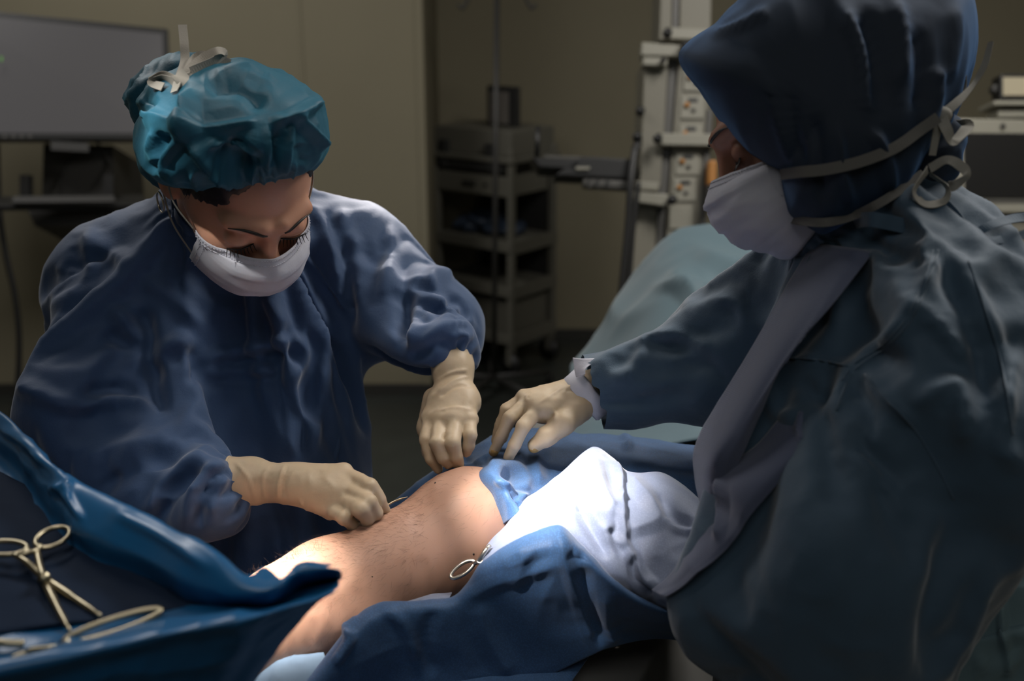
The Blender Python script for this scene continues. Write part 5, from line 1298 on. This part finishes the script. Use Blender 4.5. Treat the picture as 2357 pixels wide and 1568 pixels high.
rows = [back, W(b_top, zr), W(b_in, zr - .006), W(fl_b, zf), W(fl_f, zf), W(f_top, zr - .01), sk1, sk2, sk3]
ft = [(.006, 16, [(0, 985), (60, 1020), (110, 1075)]), (.005, 14, [(130, 1110), (160, 1150), (190, 1200)]), (.005, 20, [(260, 1180), (380, 1240), (480, 1310)]), (.005, 14, [(110, 1130), (150, 1120), (165, 1108)])]
trayst = thing('instrument_stand', 'instrument stand under glossy blue film in the near left corner', 'stand', np.array([*PZ(200, 1350, 0)[:2] * 0 + np.array([PZ(200, 1350, zf)[0], PZ(200, 1350, zf)[1]]), 0]))
V, F, uv = sheet(rows, 150, 150, ft, .0025, .07, 61, gate=.2)
solid(link_mesh('film_cover', V, F, M['film'], trayst, uv=uv), .0008)
c = [PZ(x, y, zf - .004) for x, y in ((-160, 1010), (560, 1392), (600, 1400), (-160, 1490))]
MB().slab(c, .006, -ez).build('tray', M['steel'], trayst)
sp = np.array([PZ(150, 1330, zf)[0], PZ(150, 1330, zf)[1], 0]); sp[0] -= .2
MB().tube([sp + ez * .03, sp + ez * (zf - .012)], .016, 14).build('stand_pole', M['steel'], trayst, True)
for a in (.4, 2.5, 4.6): MB().tube([sp + ez * .04, sp + np.array([.28 * math.cos(a), .28 * math.sin(a), .025])], .014, 10).build('stand_foot', M['steel'], trayst, True)
# absorbent dark pad on the tray floor
V, F, uv = sheet([W([(-150, 1030), (60, 1120), (200, 1255), (330, 1320), (470, 1370)], zf + .003), W([(-150, 1180), (60, 1250), (200, 1330), (330, 1360), (520, 1388)], zf + .003), W([(-150, 1490), (40, 1455), (170, 1437), (330, 1410), (540, 1398)], zf + .003)], 50, 40, crumple=.001, cs=.05, seed=3)
tag(solid(link_mesh('tray_pad', V, F, M['film_pad']), .001, 1.0), 'dark navy cloth pad lining the blue instrument tray', 'pad')

zi = zf + .0055
def Z(x, y, dz=0): return PZ(x, y, zi + dz)
def rings(c, ax_, bx_, r, name, parent): MB().tube(ring_pts(c, ax_, bx_), r, 8, closed=True).build(name, M['brass_steel'], parent, True)
h1 = thing('scissor_clamp', 'open steel scissor clamp with finger rings upright on the blue tray', 'clamp', Z(95, 1330))
rings(Z(121, 1237, .012), Z(160, 1228, .012) - Z(121, 1237, .012), Z(126, 1215, .014) - Z(121, 1237, .012), .0022, 'finger_ring', h1)
rings(Z(10, 1262, .012), Z(62, 1262, .012) - Z(10, 1262, .012), Z(14, 1246, .013) - Z(10, 1262, .012), .0022, 'finger_ring', h1)
MB().tube(spline([Z(93, 1255, .012), Z(86, 1275, .010), Z(100, 1330, .006), Z(125, 1385, .002), Z(160, 1452, 0)], 24), [.0022] * 6 + [.0028] * 6 + [.0034] * 6 + [.0026] * 4 + [.0016] * 2, 8).build('shank', M['brass_steel'], h1, True)
MB().tube(spline([Z(30, 1276, .012), Z(58, 1292, .010), Z(100, 1330, .004), Z(160, 1370, .002), Z(232, 1418, 0)], 24), [.0022] * 6 + [.0028] * 6 + [.0034] * 6 + [.0026] * 4 + [.0016] * 2, 8).build('shank', M['brass_steel'], h1, True)
MB().tube([Z(101, 1331, .000), Z(101, 1331, .011)], .005, 12).build('pivot_screw', M['brass_steel'], h1, True)
MB().tube([Z(40, 1281, .012), Z(66, 1272, .012), Z(92, 1266, .012)], .0024, 8).build('ratchet', M['brass_steel'], h1, True)
h2 = thing('scissor_clamp', 'steel clamp lying across the tray front with a long finger loop', 'clamp', Z(240, 1450))
rings(Z(262, 1440, .006), Z(372, 1404, .008) - Z(262, 1440, .006), Z(258, 1425, .008) - Z(262, 1440, .006), .0023, 'finger_ring', h2)
MB().tube(spline([Z(160, 1478, .006), Z(118, 1494, .004), Z(70, 1500, .002), Z(25, 1518, .001)], 20), [.0024] * 6 + [.0032] * 8 + [.0022] * 6, 8).build('shank', M['brass_steel'], h2, True)
MB().tube([Z(150, 1482, .000), Z(150, 1482, .009)], .004, 12).build('pivot_screw', M['brass_steel'], h2, True)
h3 = thing('scissor_clamp', 'partly visible steel instrument shank at the left edge of the tray', 'clamp', Z(20, 1482))
MB().tube(spline([Z(-60, 1470, .003), Z(0, 1480, .003), Z(55, 1482, .001)], 14), .003, 8).build('shank', M['brass_steel'], h3, True)
MB().tube([Z(-20, 1476, .0), Z(-20, 1476, .008)], .0045, 12).build('pivot_screw', M['brass_steel'], h3, True)
